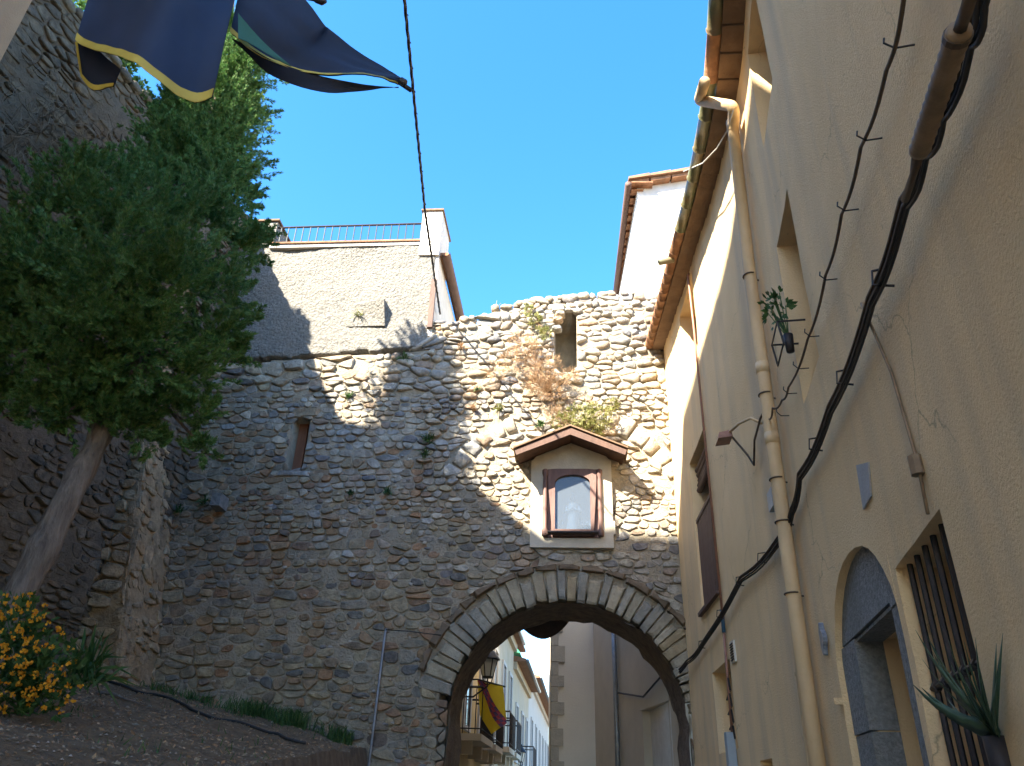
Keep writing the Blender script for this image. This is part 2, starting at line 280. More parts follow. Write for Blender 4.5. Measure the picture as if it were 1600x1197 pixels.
def coursed(u0, u1, z0, z1, hfn, rng, wob=.12, seed=0., asp=(1.0, 2.5)):
    z = z0; out = []
    while z < z1:
        hb = hfn(z)*rng.uniform(.6, 1.4); u = u0 - rng.uniform(0, .3)
        while u < u1:
            h = hb*(rng.uniform(.72, 1.12) if rng.random() < .9 else 1.5); wd = max(.1, h*rng.uniform(*asp)); cu = u + wd/2
            cz = z + hb/2 + wob*N(cu*.55+seed, z*.5) + rng.uniform(-.012, .012)
            if h > .15 and rng.random() < .28:
                f = rng.uniform(.4, .6); out.append((cu, cz - h/2 + h*f/2, wd/2, h*f/2)); out.append((cu, cz + h/2 - h*(1-f)/2, wd/2*rng.uniform(.85, 1), h*(1-f)/2))
            elif h > .13 and rng.random() < .1:
                f = rng.uniform(.4, .6); out.append((u + wd*f/2, cz, wd*f/2, h/2)); out.append((u + wd*(1+f)/2, cz, wd*(1-f)/2, h/2))
            else: out.append((cu, cz, wd/2, h/2))
            u += wd
        z += hb
    return out
def rubble(seeds, box, zs=1.75, push=None, near=.55):
    """interlocking stones: cells of the seeds, wider than high; -> [(cx, cz, polygon)]"""
    G = {}; g = .3
    for i, (u, z) in enumerate(seeds): G.setdefault((int(u//g), int(z//g)), []).append(i)
    out = []
    for i, (u, z) in enumerate(seeds):
        P = [(-.5, -.5), (.5, -.5), (.5, .5), (-.5, .5)]; nb = []
        a, b = int(u//g), int(z//g)
        for x in range(a-2, a+3):
            for y in range(b-1, b+2):
                for k in G.get((x, y), ()):
                    if k != i: du, dz = seeds[k][0]-u, (seeds[k][1]-z)*zs; nb.append((du*du+dz*dz, du, dz))
        nb.sort()
        for d2, du, dz in nb[:22]:
            Q = []; m = d2/2
            for k in range(len(P)):
                p, q = P[k], P[(k+1) % len(P)]; fp, fq = p[0]*du+p[1]*dz-m, q[0]*du+q[1]*dz-m
                if fp <= 0: Q.append(p)
                if fp*fq < 0: t = fp/(fp-fq); Q.append((p[0]+(q[0]-p[0])*t, p[1]+(q[1]-p[1])*t))
            P = Q
            if len(P) < 3: break
        if len(P) < 3: continue
        P = [(u+x, z+y/zs) for x, y in P]
        if push: P = [push(*p) for p in P]
        A = sum(P[k][0]*P[(k+1) % len(P)][1]-P[(k+1) % len(P)][0]*P[k][1] for k in range(len(P)))/2
        if abs(A) < .0012: continue
        cx = sum(p[0] for p in P)/len(P); cz = sum(p[1] for p in P)/len(P); out.append((cx, cz, P, abs(A)))
    return out
def dress(P, j, rng, cut=.27):
    """shrink a cell by its joint and knock the corners off"""
    n = len(P); cx = sum(p[0] for p in P)/n; cz = sum(p[1] for p in P)/n
    hw = max(abs(p[0]-cx) for p in P); hh = max(abs(p[1]-cz) for p in P); sx, sz = max(.4, 1-j/hw), max(.4, 1-j/hh); Q = []
    for k in range(n):
        p, q = P[k], P[(k+1) % n]
        if math.hypot(p[0]-q[0], (p[1]-q[1])) < .028: Q.append(((p[0]+q[0])/2, (p[1]+q[1])/2)); continue
        a, b = cut*rng.uniform(.6, 1.3), 1-cut*rng.uniform(.6, 1.3); Q += [(p[0]+(q[0]-p[0])*a, p[1]+(q[1]-p[1])*a), (p[0]+(q[0]-p[0])*b, p[1]+(q[1]-p[1])*b)]
    return [(cx+(x-cx)*sx*rng.uniform(.96, 1.02), cz+(z-cz)*sz*rng.uniform(.96, 1.02)) for x, z in Q]
def lay_rubble(parent, M, cells, depth, rng, matf, joint, smooth, single=300, seen=None):
    vis = [c for c in cells if seen is None or seen(c)]; big = set(id(c) for c in sorted(vis, key=lambda c: -c[3])[:single]); rest = {}
    for c in cells:
        P = dress(c[2], joint*rng.uniform(.5, 1.6), rng); m = matf(c[0], c[1], rng); d = depth(c[0], c[1])*rng.uniform(.02, 1.6); q = smooth(c[0], c[1])
        if len(P) < 4: continue
        if id(c) in big: obj('stone', add_stone(MB(), P, M, d, rng), m, parent, q)
        else: add_stone(rest.setdefault((m, q), MB()), P, M, d, rng)
    for (m, q), mb in rest.items(): tag(obj('small_stones', mb, m, parent, q), kind='stuff')
def lay(parent, M, stones, depth, rng, matf, joint, ex, single=300, seen=None, nv=lambda u, z: 10, sm=True):
    """the largest as parts of their own, the rest as one part"""
    vis = [s for s in stones if seen is None or seen(s)]
    big = set(id(s) for s in sorted(vis, key=lambda s: -s[2]*s[3])[:single])
    rest = {}
    for s in stones:
        cu, cz, hw, hh = s; j = joint*rng.uniform(.6, 1.5); P = stone_poly(cu, cz, max(hw-j, .03), max(hh-j, .025), rng, ex(cu, cz) if callable(ex) else ex, nv(cu, cz))
        m = matf(cu, cz, rng); d = depth(cu, cz)*rng.uniform(.55, 1.5)
        if id(s) in big: obj('stone', add_stone(MB(), P, M, d, rng), m, parent, nv(cu, cz) > 8)
        else: add_stone(rest.setdefault((m, nv(cu, cz) > 8), MB()), P, M, d, rng)
    for (m, q), mb in rest.items(): tag(obj('small_stones', mb, m, parent, q), kind='stuff')
def panel(M, us, zs, depth, thick, disp=None, zmap=None):
    """a wall as cells: depth(u,z) = 0 for the face, -d for a recess, None for an opening right through"""
    nu, nz_ = len(us)-1, len(zs)-1; D = {}
    for i in range(nu):
        for j in range(nz_):
            d = depth((us[i]+us[i+1])/2, (zs[j]+zs[j+1])/2); D[i, j] = -thick if d is None else d
    mb = MB(); cache = {}
    def vt(i, j, d):
        k = (i, j, round(d, 4))
        if k not in cache:
            u, z = us[i], zs[j]; z = zmap(u, z) if zmap else z
            cache[k] = len(mb.v); mb.v.append(tuple(M(u, z, d + (disp(u, z) if disp and d > -thick+.01 else 0))))
        return cache[k]
    for i in range(nu):
        for j in range(nz_):
            d = D[i, j]
            if d > -thick + 1e-6: mb.f.append((vt(i,j,d), vt(i+1,j,d), vt(i+1,j+1,d), vt(i,j+1,d))); mb.f.append((vt(i,j,-thick), vt(i,j+1,-thick), vt(i+1,j+1,-thick), vt(i+1,j,-thick)))
            for di, dj, a, b in ((1,0,(1,0),(1,1)), (0,1,(1,1),(0,1)), (-1,0,(0,1),(0,0)), (0,-1,(0,0),(1,0))):
                e = D.get((i+di, j+dj), -thick)
                if d > e + 1e-6:
                    p, q = (i+a[0], j+a[1]), (i+b[0], j+b[1]); mb.f.append((vt(*q, d), vt(*p, d), vt(*p, e), vt(*q, e)))
    return mb
def edges(a, b, step, *extra):
    n = max(1, round((b-a)/step)); L = sorted(set([round(a+(b-a)*i/n, 4) for i in range(n+1)])); ex = [round(x, 4) for x in extra]
    return sorted([x for x in L if all(abs(x-e) > step*.35 for e in ex)] + ex)
def ring_stone(c, r0, r1, a0, a1, rng, j=.008):
    ps = []; k = 3
    for i in range(k+1):
        a = a0 + (a1-a0)*i/k; ps.append((a, r1*rng.uniform(.985, 1.02)))
    pts = [(c[0]+r*cos(a), c[1]+r*sin(a)) for a, r in ps]
    pts += [(c[0]+r0*rng.uniform(.985, 1.015)*cos(a), c[1]+r0*rng.uniform(.985, 1.015)*sin(a)) for a in (a1, (a0+a1)/2, a0)]
    cx = sum(p[0] for p in pts)/len(pts); cz = sum(p[1] for p in pts)/len(pts); L = r1-r0
    return [(cx+(x-cx)*(1-j/.07), cz+(z-cz)*(1-j/.07)) for x, z in pts]

# ------------------------------------------------------------------ ground, bank, road
def bank_z(x, y):
    # the street surface right of x=-1.7, an earth bank rising to the left of it
    if x > -1.6: return 0.0
    zz = 1.5 + .085*(y-3) + .22*max(0, -x-2.0) + .05*N(x*1.3, y*1.3) + .03*N(x*5, y*5)
    k = min(1, (-1.6-x)/.25); return zz*k
mb = MB(); xs = [-400,-60,-20,-9] + list(np.arange(-8, -1.5, .1)) + [-1.3, 0, 2, 4, 8, 20, 60, 400]; ys = [-400,-60,-20,-4] + list(np.arange(-3, 13.2, .12)) + [14, 16, 20, 30, 60, 120, 900]
mb.grid([[(x, y, bank_z(x, y) - .004 if y < 12.9 else (-.004 if x > -2.5 else min(1.0, .2-x*.02))) for x in xs] for y in ys])
tag(obj('ground', mb, 'earth', None, True), kind='structure')
mb = MB(); mb.grid([[(-1.55 if y < 12.2 else -.95 - .0*y, y, .0), (.5, y, .02), (2.68 if y > 5 else 3.2, y, .0)] for y in (-12, -4, 0, 4, 8, 11.8, 13, 16, 20, 40, 90)])
tag(obj('road', mb, 'paving'), kind='structure')
mb = MB(); prev = None
retain = thing('retaining_wall', 'low stone wall holding up the earth bank beside the street', 'wall')
obj('wall', MB().box((-1.78, -4, -.1), (-1.55, 12.05, 1.55)), 'mortar_left', retain); base(retain, (-1.66, 4, 0))

# ------------------------------------------------------------------ the gate wall
GC = (.95, 2.63); RI, RE = 1.70, 2.20
gate = thing('gate_wall', 'tall rubble stone town wall with a round arched gateway', 'wall')
NI = (.76, 1.16, 8.4, 9.72); SL = (-3.86, -3.56, 6.5, 7.52)
TOPX = [-6.5, -4.75, -1.72, -1.66, -1.0, -.62, -.45, -.2, .35, 1.0, 1.9, 2.75]; TOPZ = [8.66, 8.72, 8.93, 9.42, 9.49, 9.54, 9.66, 9.83, 9.96, 10.0, 10.03, 10.06]
def topz(u): return float(np.interp(u, TOPX, TOPZ)) + (.05*N(u*4, 3.3) if u > -1.6 else 0)
def gdepth(u, z):
    if z > topz(u) - .06: return None
    if z < GC[1] and abs(u-GC[0]) < RI+.12: return None
    if z >= GC[1] and math.hypot(u-GC[0], z-GC[1]) < RI+.16: return None
    if NI[0] < u < NI[1] and NI[2] < z < NI[3]: return -.75
    if SL[0] < u < SL[1] and SL[2] < z < SL[3]: return -.5
    if .64 < u < 1.47 and 5.34 < z < 6.51: return -.5
    return 0.
us = edges(-6.4, 2.78, .09, NI[0], NI[1], SL[0], SL[1], .64, 1.47); zs = edges(-.2, 10.16, .09, NI[2], NI[3], SL[2], SL[3], 5.34, 6.51)
obj('core', panel(gateM, us, zs, gdepth, 1.35, lambda u, z: .035*N(u*2.3, z*2.3, 1) + .02*N(u*7, z*7, 2)), 'mortar', gate, True)
# barrel of the passage, uneven underneath
P = []
for k in range(12):
    wv = .06 - 1.48*k/11; row = []
    for i in range(61):
        f = i/60
        if f < .18: u, z = GC[0]+RI+.02*N(f*9, wv*3), GC[1]*f/.18
        elif f > .82: u, z = GC[0]-RI, GC[1]*(1-f)/.18
        else:
            a = (f-.18)/.64*pi; r = RI + .035*N(a*5, wv*5, 7) + .05*N(a*14, wv*9, 4) + .035*min(1, -wv+.06); u, z = GC[0]+r*cos(a), GC[1]+r*sin(a)
        if f <= .18 or f >= .82: u += (.07*N(z*3, wv*4, 3) + .03*N(z*9, wv*7))
        row.append(gateM(u, z, wv))
    P.append(row)
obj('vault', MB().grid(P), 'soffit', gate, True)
rg = random.Random(11)
# arch ring: voussoirs one by one, then the thin hood course over it
a = rad(6); k = 0
while a < rad(164):
    da = rg.uniform(.058, .105); r1 = RE*rg.uniform(.965, 1.03); P = ring_stone(GC, RI+rg.uniform(-.02, .03), r1, a, a+da, rg, .006)
    obj('voussoir', add_stone(MB(), P, gateM, .055*rg.uniform(.7, 1.25), rg, -.1), 'voussoir', gate); a += da
a = rad(18)
while a < rad(161):
    da = rg.uniform(.10, .2); P = ring_stone(GC, RE+.02, RE+.105, a, a+da, rg, .003)
    obj('hood_stone', add_stone(MB(), P, gateM, .1*rg.uniform(.7, 1.2), rg, -.06), 'hood_stone', gate); a += da
# relieving arch over the shrine, only its haunches still standing out
RC = (.88, 5.42)
for a0, a1 in ((20, 68), (112, 150)):
    a = rad(a0)
    while a < rad(a1):
        da = rg.uniform(.09, .17); P = ring_stone(RC, 1.98, 2.3*rg.uniform(.97, 1.04), a, a+da, rg, .006)
        obj('relieving_stone', add_stone(MB(), P, gateM, .06*rg.uniform(.6, 1.4), rg, -.06), 'stone', gate, True); a += da
def g_ok(s):
    u, z, hw, hh = s
    if z + hh*.5 > topz(u) + (.1 if u > -1.6 else -.06) or z < 1.2: return False
    d = math.hypot(u-GC[0], z-GC[1])
    if z > GC[1] + .5 and d < RE + (.12 if 15 < math.degrees(math.atan2(z-GC[1], u-GC[0])) < 163 else .03) + hh*.7: return False
    if z <= GC[1]+.5 and (abs(u-GC[0]) < RI + hw*.75 and d < RE+.1 or abs(u-GC[0]) < RI+.02): return False
    if .36 - hw*.6 < u < 1.72 + hw*.6 and 5.2 - hh*.6 < z < 6.8 + hh: return False
    if .1 < u < 1.95 and 6.6 < z < 6.75 + .45*(1-abs(u-1.03)/.95): return False
    if NI[0] - hw*.85 < u < NI[1] + hw*.85 and NI[2] - hh*.4 < z < NI[3] + hh*.8: return False
    if SL[0] - .02 - hw*.85 < u < SL[1] + .02 + hw*.85 and SL[2] - .05 - hh*.8 < z < SL[3] + .1 + hh*.8: return False
    d = math.hypot(u-RC[0], z-RC[1]); q = math.degrees(math.atan2(z-RC[1], u-RC[0]))
    if 1.94 - hh*.6 < d < 2.36 + hh*.6 and (18 < q < 70 or 110 < q < 152): return False
    return -6.3 < u < 2.72
def g_h(z): return .135 if z > 7.5 else (.115 if z > 4.4 else .135)
def g_in(u, z, m=0.):      # inside an opening or a dressed feature
    d = math.hypot(u-GC[0], z-GC[1]); an = math.degrees(math.atan2(z-GC[1], u-GC[0]))
    if z > GC[1]+.45 and d < RE + (.1 if 16 < an < 163 else .0) - m: return True
    if z <= GC[1]+.45 and abs(u-GC[0]) < RI + .01 - m: return True
    if .37+m < u < 1.71-m and 5.17+m < z < 6.75-m: return True
    if NI[0]+m < u < NI[1]-m and NI[2]+m < z < NI[3]-m: return True
    if SL[0]+m < u < SL[1]-m and SL[2]+m < z < SL[3]-m: return True
    d = math.hypot(u-RC[0], z-RC[1]); q = math.degrees(math.atan2(z-RC[1], u-RC[0]))
    return 1.97+m < d < 2.31-m and (19 < q < 69 or 111 < q < 151)
def g_push(u, z):
    d = math.hypot(u-GC[0], z-GC[1]); an = math.degrees(math.atan2(z-GC[1], u-GC[0])); r = RE + (.1 if 16 < an < 163 else .01)
    if z > GC[1]+.45 and d < r: u, z = GC[0]+(u-GC[0])*r/d, GC[1]+(z-GC[1])*r/d
    elif z <= GC[1]+.45 and abs(u-GC[0]) < RI+.02: u = GC[0] + math.copysign(RI+.02, u-GC[0])
    for (a, b, c, e) in ((.37,1.71,5.17,6.75), NI, SL):
        if a < u < b and c < z < e:
            k = min((u-a, 0), (b-u, 1), (z-c, 2), (e-z, 3))[1]; u, z = ((a, z), (b, z), (u, c), (u, e))[k]
    d = math.hypot(u-RC[0], z-RC[1]); q = math.degrees(math.atan2(z-RC[1], u-RC[0]))
    if 1.96 < d < 2.32 and (19 < q < 69 or 111 < q < 151): r = 1.96 if d < 2.14 else 2.32; u, z = RC[0]+(u-RC[0])*r/d, RC[1]+(z-RC[1])*r/d
    t = topz(u) + (.07 if u > -1.6 else -.05)
    return max(-6.3, min(2.73, u)), min(z, t)
def spread(u0, u1, z0, z1, hfn, rng, seed, wob=.12, asp=(.9, 2.6), miss=.05):
    S = []; z = z0
    while z < z1:
        hb = hfn(z)*rng.uniform(.6, 1.45); u = u0 - rng.uniform(0, .3)
        while u < u1:
            wd = max(.09, hb*rng.uniform(*asp)); cz = z + hb/2 + wob*N((u+wd/2)*.55+seed, z*.5) + rng.gauss(0, .16)*hb
            if hb > .15 and rng.random() < .3: S += [(u+wd*rng.uniform(.35,.65), cz-hb*.26), (u+wd*rng.uniform(.35,.65), cz+hb*.26)]
            elif rng.random() > miss: S.append((u+wd*rng.uniform(.4,.6), cz))
            u += wd
        z += hb
    return S
seeds = [q for q in spread(-6.4, 2.85, .9, 10.2, g_h, rg, 2.) if not g_in(*q, .05) and q[1] < topz(q[0]) + (.03 if q[0] > -1.6 else -.1)]
ghosts = [((f[0]+f[1])/2, f[2]+.04+.1*k) for f in (NI, SL) for k in range(int((f[3]-f[2])/.1))]
cells = [c for c in rubble(seeds + ghosts, None, 1.75, g_push) if not (g_in(c[0], c[1], .03)) and -6.28 < c[0] < 2.7 and c[1] > 1.2]
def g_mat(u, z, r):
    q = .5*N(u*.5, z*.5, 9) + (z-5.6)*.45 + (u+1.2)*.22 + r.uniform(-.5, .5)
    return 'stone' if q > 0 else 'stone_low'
def g_d(u, z): return (.05 if z > 8 or (z > 6.2 and u > -1.5) else (.03 if z > 4.6 else .028))
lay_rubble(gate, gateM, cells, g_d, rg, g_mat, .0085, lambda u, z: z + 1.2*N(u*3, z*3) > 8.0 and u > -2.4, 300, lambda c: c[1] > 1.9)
# crest: loose rounded stones of uneven height
for k in range(22):
    u = -1.55 + k*.2 + rg.uniform(-.05, .05)
    if u < 2.4: obj('crest_stone', add_stone(MB(), stone_poly(u, topz(u)+rg.uniform(-.02,.07), rg.uniform(.06,.14), rg.uniform(.035,.075), rg, 2.6), gateM, .05, rg, -.3), 'stone', gate, True)
# small chips packed in the joints
mb = MB()
for k in range(700):
    u, z = rg.uniform(-6.2, 2.7), rg.uniform(1.6, 10.0); s = (u, z, rg.uniform(.03, .07), rg.uniform(.018, .035))
    if g_ok(s): add_stone(mb, stone_poly(*s, rg, 2.6, 7), gateM, rg.uniform(.012, .035), rg)
tag(obj('joint_chips', mb, 'stone', gate, True), kind='stuff')
# slot window: lintel, reveal board; niche lintel; corbel
obj('slot_lintel', add_stone(MB(), [(-3.98,7.53),(-3.42,7.53),(-3.4,7.68),(-3.62,7.7),(-3.96,7.69)], gateM, .05, rg), 'stone', gate)
obj('slot_sill', add_stone(MB(), [(-3.98,6.41),(-3.4,6.4),(-3.42,6.5),(-3.95,6.5)], gateM, .05, rg), 'stone', gate)
obj('slot_board', MB().pbox(gateM, SL[0]+.02, SL[1]-.12, SL[2], SL[3], -.46, -.25), 'slot_wood', gate)
obj('corbel', MB().hexa([gateM(-4.92,5.76,-.1),gateM(-4.72,5.76,-.1),gateM(-4.74,5.78,.3),gateM(-4.9,5.78,.3),gateM(-4.92,6.0,-.1),gateM(-4.72,6.0,-.1),gateM(-4.74,5.99,.3),gateM(-4.9,6.0,.3)]), 'stone', gate)
for (u0, u1) in ((.7, .95), (.95, 1.22)):
    obj('niche_lintel', add_stone(MB(), [(u0,9.7),(u1,9.71),(u1-.02,9.86),(u0+.02,9.88)], gateM, .06, rg), 'stone', gate)
for z, uu in ((9.5, .82), (9.3, .8), (9.62, .86)):
    obj('niche_stone', add_stone(MB(), stone_poly(uu, z, .1, .05, rg), gateM, .12, rg), 'stone', gate)
base(gate, (.9, 12, 0))
# loose stones and dead stalks along the wall's crest are the top courses themselves

# ------------------------------------------------------------------ terrace house standing on the wall, left
tz = thing('terrace_house', 'roughcast grey house with a railed roof terrace built on top of the wall', 'house')
us = edges(-6.4, -1.6, .045); zs = edges(8.6, 11.38, .045)
def tdepth(u, z): return None if z < float(np.interp(u, [-6.4,-4.75,-1.68,-1.6], [8.7,8.75,8.95,9.0])) + .05*N(u*3, 0) + .04*N(u*9, 2) else 0.
obj('roughcast_wall', panel(lambda u, z, wv: gateM(u, z, wv+.05), us, zs, tdepth, .5, lambda u, z: -.018*max(0, N(u*6.3, z*6.3+u)) - .02*max(0, N(u*9.1+z*3, z*9.1-u*2, 5)) + .05*N(u*1.1, z*1.1)), 'stucco', tz, True)
obj('house_body', MB().pbox(gateM, -6.4, -1.62, 8.4, 11.36, -4.2, -.4), 'stucco', tz)
obj('side_wall', MB().pbox(gateM, -1.62, -1.53, 9.2, 11.05, -3.2, .03), 'white_plaster', tz)
obj('plaster_band', MB().pbox(gateM, -5.0, -1.6, 11.3, 11.375, .0, .1), 'white_plaster', tz)
obj('coping', MB().pbox(gateM, -5.0, -1.93, 11.38, 11.42, -.3, .13), 'terracotta', tz)
lp = obj('pillar', MB().pbox(gateM, -6.4, -4.94, 11.38, 11.99, -.9, .09), 'stucco', tz)
obj('pillar_cap', MB().pbox(gateM, -6.45, -4.9, 11.99, 12.03, -.95, .13), 'soffit_tile', lp)
rp = obj('pillar', MB().pbox(gateM, -1.93, -1.53, 11.05, 12.16, -.85, .09), 'white_plaster', tz)
obj('pillar_cap', MB().pbox(gateM, -1.96, -1.5, 12.16, 12.2, -.9, .13), 'soffit_tile', rp)
obj('top_rail', MB().tube([gateM(-4.95,11.88,.02), gateM(-1.9,11.9,.02)], .022, 6), 'iron', tz)
obj('bottom_rail', MB().tube([gateM(-4.95,11.47,.02), gateM(-1.9,11.47,.02)], .012, 6), 'iron', tz)
bar = None
for k in range(20):
    u = -4.86 + k*.153
    obj('railing_bar', MB().tube([gateM(u,11.42,.02), gateM(u,11.89,.02)], .013, 5), 'railing_iron', tz)
P = []
for k in range(9):
    a = pi + pi*k/8; P.append([gateM(-1.4 + .09*cos(a), 11.12 + .09*sin(a), .05), gateM(-1.4 + .09*cos(a), 11.12 + .09*sin(a), -3.0)])
P += [[p + Vector((0,0,.012)) for p in r] for r in P[::-1]]
obj('gutter', MB().grid(P), 'shutter', tz, True)
for k in range(9):
    obj('eave_tile', MB().pbox(gateM, -1.53, -1.36, 11.13, 11.2, -.05-.34*k, -.05-.34*k-.31), 'terracotta', tz)
obj('wood_post', MB().pbox(gateM, -1.62, -1.52, 9.35, 10.45, .03, .1), 'wood', tz)
obj('block', MB().hexa([gateM(-3.2,9.42,.0),gateM(-2.42,9.4,.0),gateM(-2.42,9.4,.09),gateM(-3.2,9.42,.04),gateM(-3.1,9.98,0),gateM(-2.46,9.98,0),gateM(-2.46,9.9,.24),gateM(-3.08,9.9,.06)]), 'stucco', tz)
base(tz, gateM(-3.5, 8.7, 0))

# ------------------------------------------------------------------ the wall shrine
sh = thing('wall_shrine', 'small gabled wooden wall shrine with glazed arched door above the gateway', 'shrine')
G = lambda u, z, wv: gateM(u, z, wv)
def arch_poly(u0, u1, z0, z1, rise, n=12):
    c = (u0+u1)/2; h = (u1-u0)/2
    return [(u0, z0), (u1, z0), (u1, z1-rise)] + [(c + h*cos(pi*k/n), z1-rise + rise*sin(pi*k/n)) for k in range(1, n)] + [(u0, z1-rise)]
# plaster surround with the opening, built round it
su = obj('plaster_box', MB().pbox(G, .38, .6, 5.18, 6.66, -.05, .1).pbox(G, 1.5, 1.7, 5.18, 6.66, -.05, .1).pbox(G, .6, 1.5, 5.18, 5.33, -.05, .1).pbox(G, .6, 1.5, 6.5, 6.66, -.05, .1), 'shrine_wall', sh)
obj('plaster_gable', MB().prism([(.4,6.663),(1.68,6.663),(1.62,6.74),(1.04,6.98),(.46,6.74)], G, -.05, .09), 'shrine_wall', su)
obj('plaster_step', MB().pbox(G, 1.7, 1.73, 5.4, 5.62, -.05, .095), 'shrine_wall', su)
obj('back', MB().pbox(G, .645, 1.465, 5.345, 6.505, -.4, -.36), 'shrine_back', sh)
fr = MB(); fo = [(.66,5.36),(1.45,5.36),(1.45,6.5),(.66,6.5)]; inn = arch_poly(.775, 1.345, 5.47, 6.4, .14)
# frame: outline ring between the outer rectangle and the arched pane
def ringp(mb, outer, inner, M, w0, w1):
    n = len(inner); c = (sum(p[0] for p in inner)/n, sum(p[1] for p in inner)/n); x0, x1 = min(p[0] for p in outer), max(p[0] for p in outer); z0, z1 = min(p[1] for p in outer), max(p[1] for p in outer); O = []
    for (u, z) in inner:
        dx, dz = u-c[0], z-c[1]; tt = min([(x1-c[0])/dx if dx > 1e-6 else 1e9, (x0-c[0])/dx if dx < -1e-6 else 1e9, (z1-c[1])/dz if dz > 1e-6 else 1e9, (z0-c[1])/dz if dz < -1e-6 else 1e9]); O.append((c[0]+dx*tt, c[1]+dz*tt))
    V = [M(u,z,w1) for u,z in inner] + [M(u,z,w1) for u,z in O] + [M(u,z,w0) for u,z in inner] + [M(u,z,w0) for u,z in O]
    F = []
    for i in range(n):
        j = (i+1) % n; F += [(i,j,n+j,n+i), (2*n+i,3*n+i,3*n+j,2*n+j), (i,2*n+i,2*n+j,j), (n+i,n+j,3*n+j,3*n+i)]
    mb.add(V, F); return mb
door = obj('door_frame', ringp(MB(), fo, inn, G, .06, .13), 'wood_frame', sh)
obj('pane', MB().prism(inn, G, .07, .078), 'glass', door)
for (a, b, c, d) in ((.6,.765,5.335,6.505), (1.355,1.5,5.335,6.505)): obj('door_stile', MB().pbox(G, a, b, c, d, -.02, .058), 'wood_frame', door)
for (c, d) in ((5.335, 5.46), (6.41, 6.505)): obj('door_rail', MB().pbox(G, .767, 1.353, c, d, -.02, .056), 'wood_frame', door)
for i in range(2):
    c = (.615, 1.5)[i]; ps = [(.04,0),(.05,.02),(.05,.1),(.032,.13),(.036,.4),(.034,.44),(.042,.46),(.034,.5),(.036,.92),(.03,1.0),(.048,1.06),(.05,1.12),(.03,1.14)]
    b0 = gateM(c, 5.35, .13); cl = obj('colonnette', MB().lathe(ps, b0, 10), 'wood_frame', sh, True)
obj('sill', MB().pbox(G, .64, 1.48, 5.37, 5.43, .132, .17), 'wood', sh); obj('sill_bar', MB().tube([gateM(.66,5.4,.19), gateM(1.46,5.4,.19)], .02, 6), 'iron', sh)
rf = MB(); wo_ = .55
for sgn in (-1, 1):
    e = (1.03 + sgn*.86, 6.62); r_ = (1.03, 7.0)
    rf.add([gateM(r_[0],r_[1],-.05),gateM(e[0],e[1],-.05),gateM(e[0],e[1],wo_),gateM(r_[0],r_[1],wo_), gateM(r_[0],r_[1]+.05,-.05),gateM(e[0],e[1]+.05,-.05),gateM(e[0]+sgn*.01,e[1]+.05,wo_+.01),gateM(r_[0],r_[1]+.05,wo_+.01)], [(0,1,2,3),(4,5,6,7),(0,1,5,4),(1,2,6,5),(2,3,7,6)])
roof = obj('roof_boards', rf, 'wood', sh)
for sgn in (-1, 1):
    e = (1.03 + sgn*.9, 6.6); r_ = (1.03, 7.0)
    obj('fascia', MB().prism([(r_[0],r_[1]-.09),(e[0]-sgn*.03,e[1]-.05),(e[0],e[1]+.035),(r_[0],r_[1]+.03)][::sgn], G, wo_+.012, wo_+.04), 'wood', roof)
    obj('roof_slab', MB().add([gateM(r_[0]-sgn*.001,r_[1]+.055,-.05),gateM(e[0]+sgn*.02,e[1]+.055,-.05),gateM(e[0]+sgn*.02,e[1]+.055,wo_+.07),gateM(r_[0]-sgn*.001,r_[1]+.055,wo_+.07),gateM(r_[0]-sgn*.001,r_[1]+.085,-.05),gateM(e[0]+sgn*.02,e[1]+.08,-.05),gateM(e[0]+sgn*.02,e[1]+.08,wo_+.07),gateM(r_[0]-sgn*.001,r_[1]+.085,wo_+.07)], [(3,2,1,0),(4,5,6,7),(0,1,5,4),(1,2,6,5),(2,3,7,6),(3,0,4,7)]), 'soffit_tile', roof)
base(sh, gateM(1.04, 5.18, 0))
sb = gateM(1.06, 5.42, -.14)
stt = thing('statuette', 'pale robed figurine standing behind the glass of the shrine', 'statuette')
obj('figure', MB().lathe([(.13,0),(.14,.03),(.12,.06),(.09,.1),(.1,.16),(.085,.3),(.07,.42),(.085,.5),(.08,.55),(.03,.59),(.028,.61),(.05,.65),(.052,.69),(.03,.735),(.01,.745)], sb, 12), 'statue', stt, True)
for sgn in (-1, 1):
    obj('arm', MB().tube([sb+Vector((sgn*.08,0,.52)), sb+Vector((sgn*.13,-.03,.42)), sb+Vector((sgn*.06,-.09,.43)), sb+Vector((0,-.11,.47))], [.028,.026,.02,.016], 6), 'statue', stt, True)
base(stt, sb)
for sgn in (-1, 1):
    v = thing('flower_vase', ('tiny vase of pale flowers at the left' if sgn < 0 else 'tiny vase of pale flowers at the right') + ' of the figurine', 'vase', 'vases inside the shrine')
    p = gateM(1.06+sgn*.2, 5.4, -.1); obj('vase', MB().lathe([(.03,0),(.045,.06),(.02,.12),(.03,.14)], p, 8), 'statue', v, True)
    m_ = MB()
    for k in range(10):
        q = p + Vector((rnd.uniform(-.06,.06), rnd.uniform(-.05,.02), rnd.uniform(.17,.28))); m_.tube([p+Vector((0,0,.13)), q], .005, 4); m_.lathe([(.005,-.012),(.02,0),(.005,.015)], q, 5)
    obj('flowers', m_, 'statue', v); base(v, p)

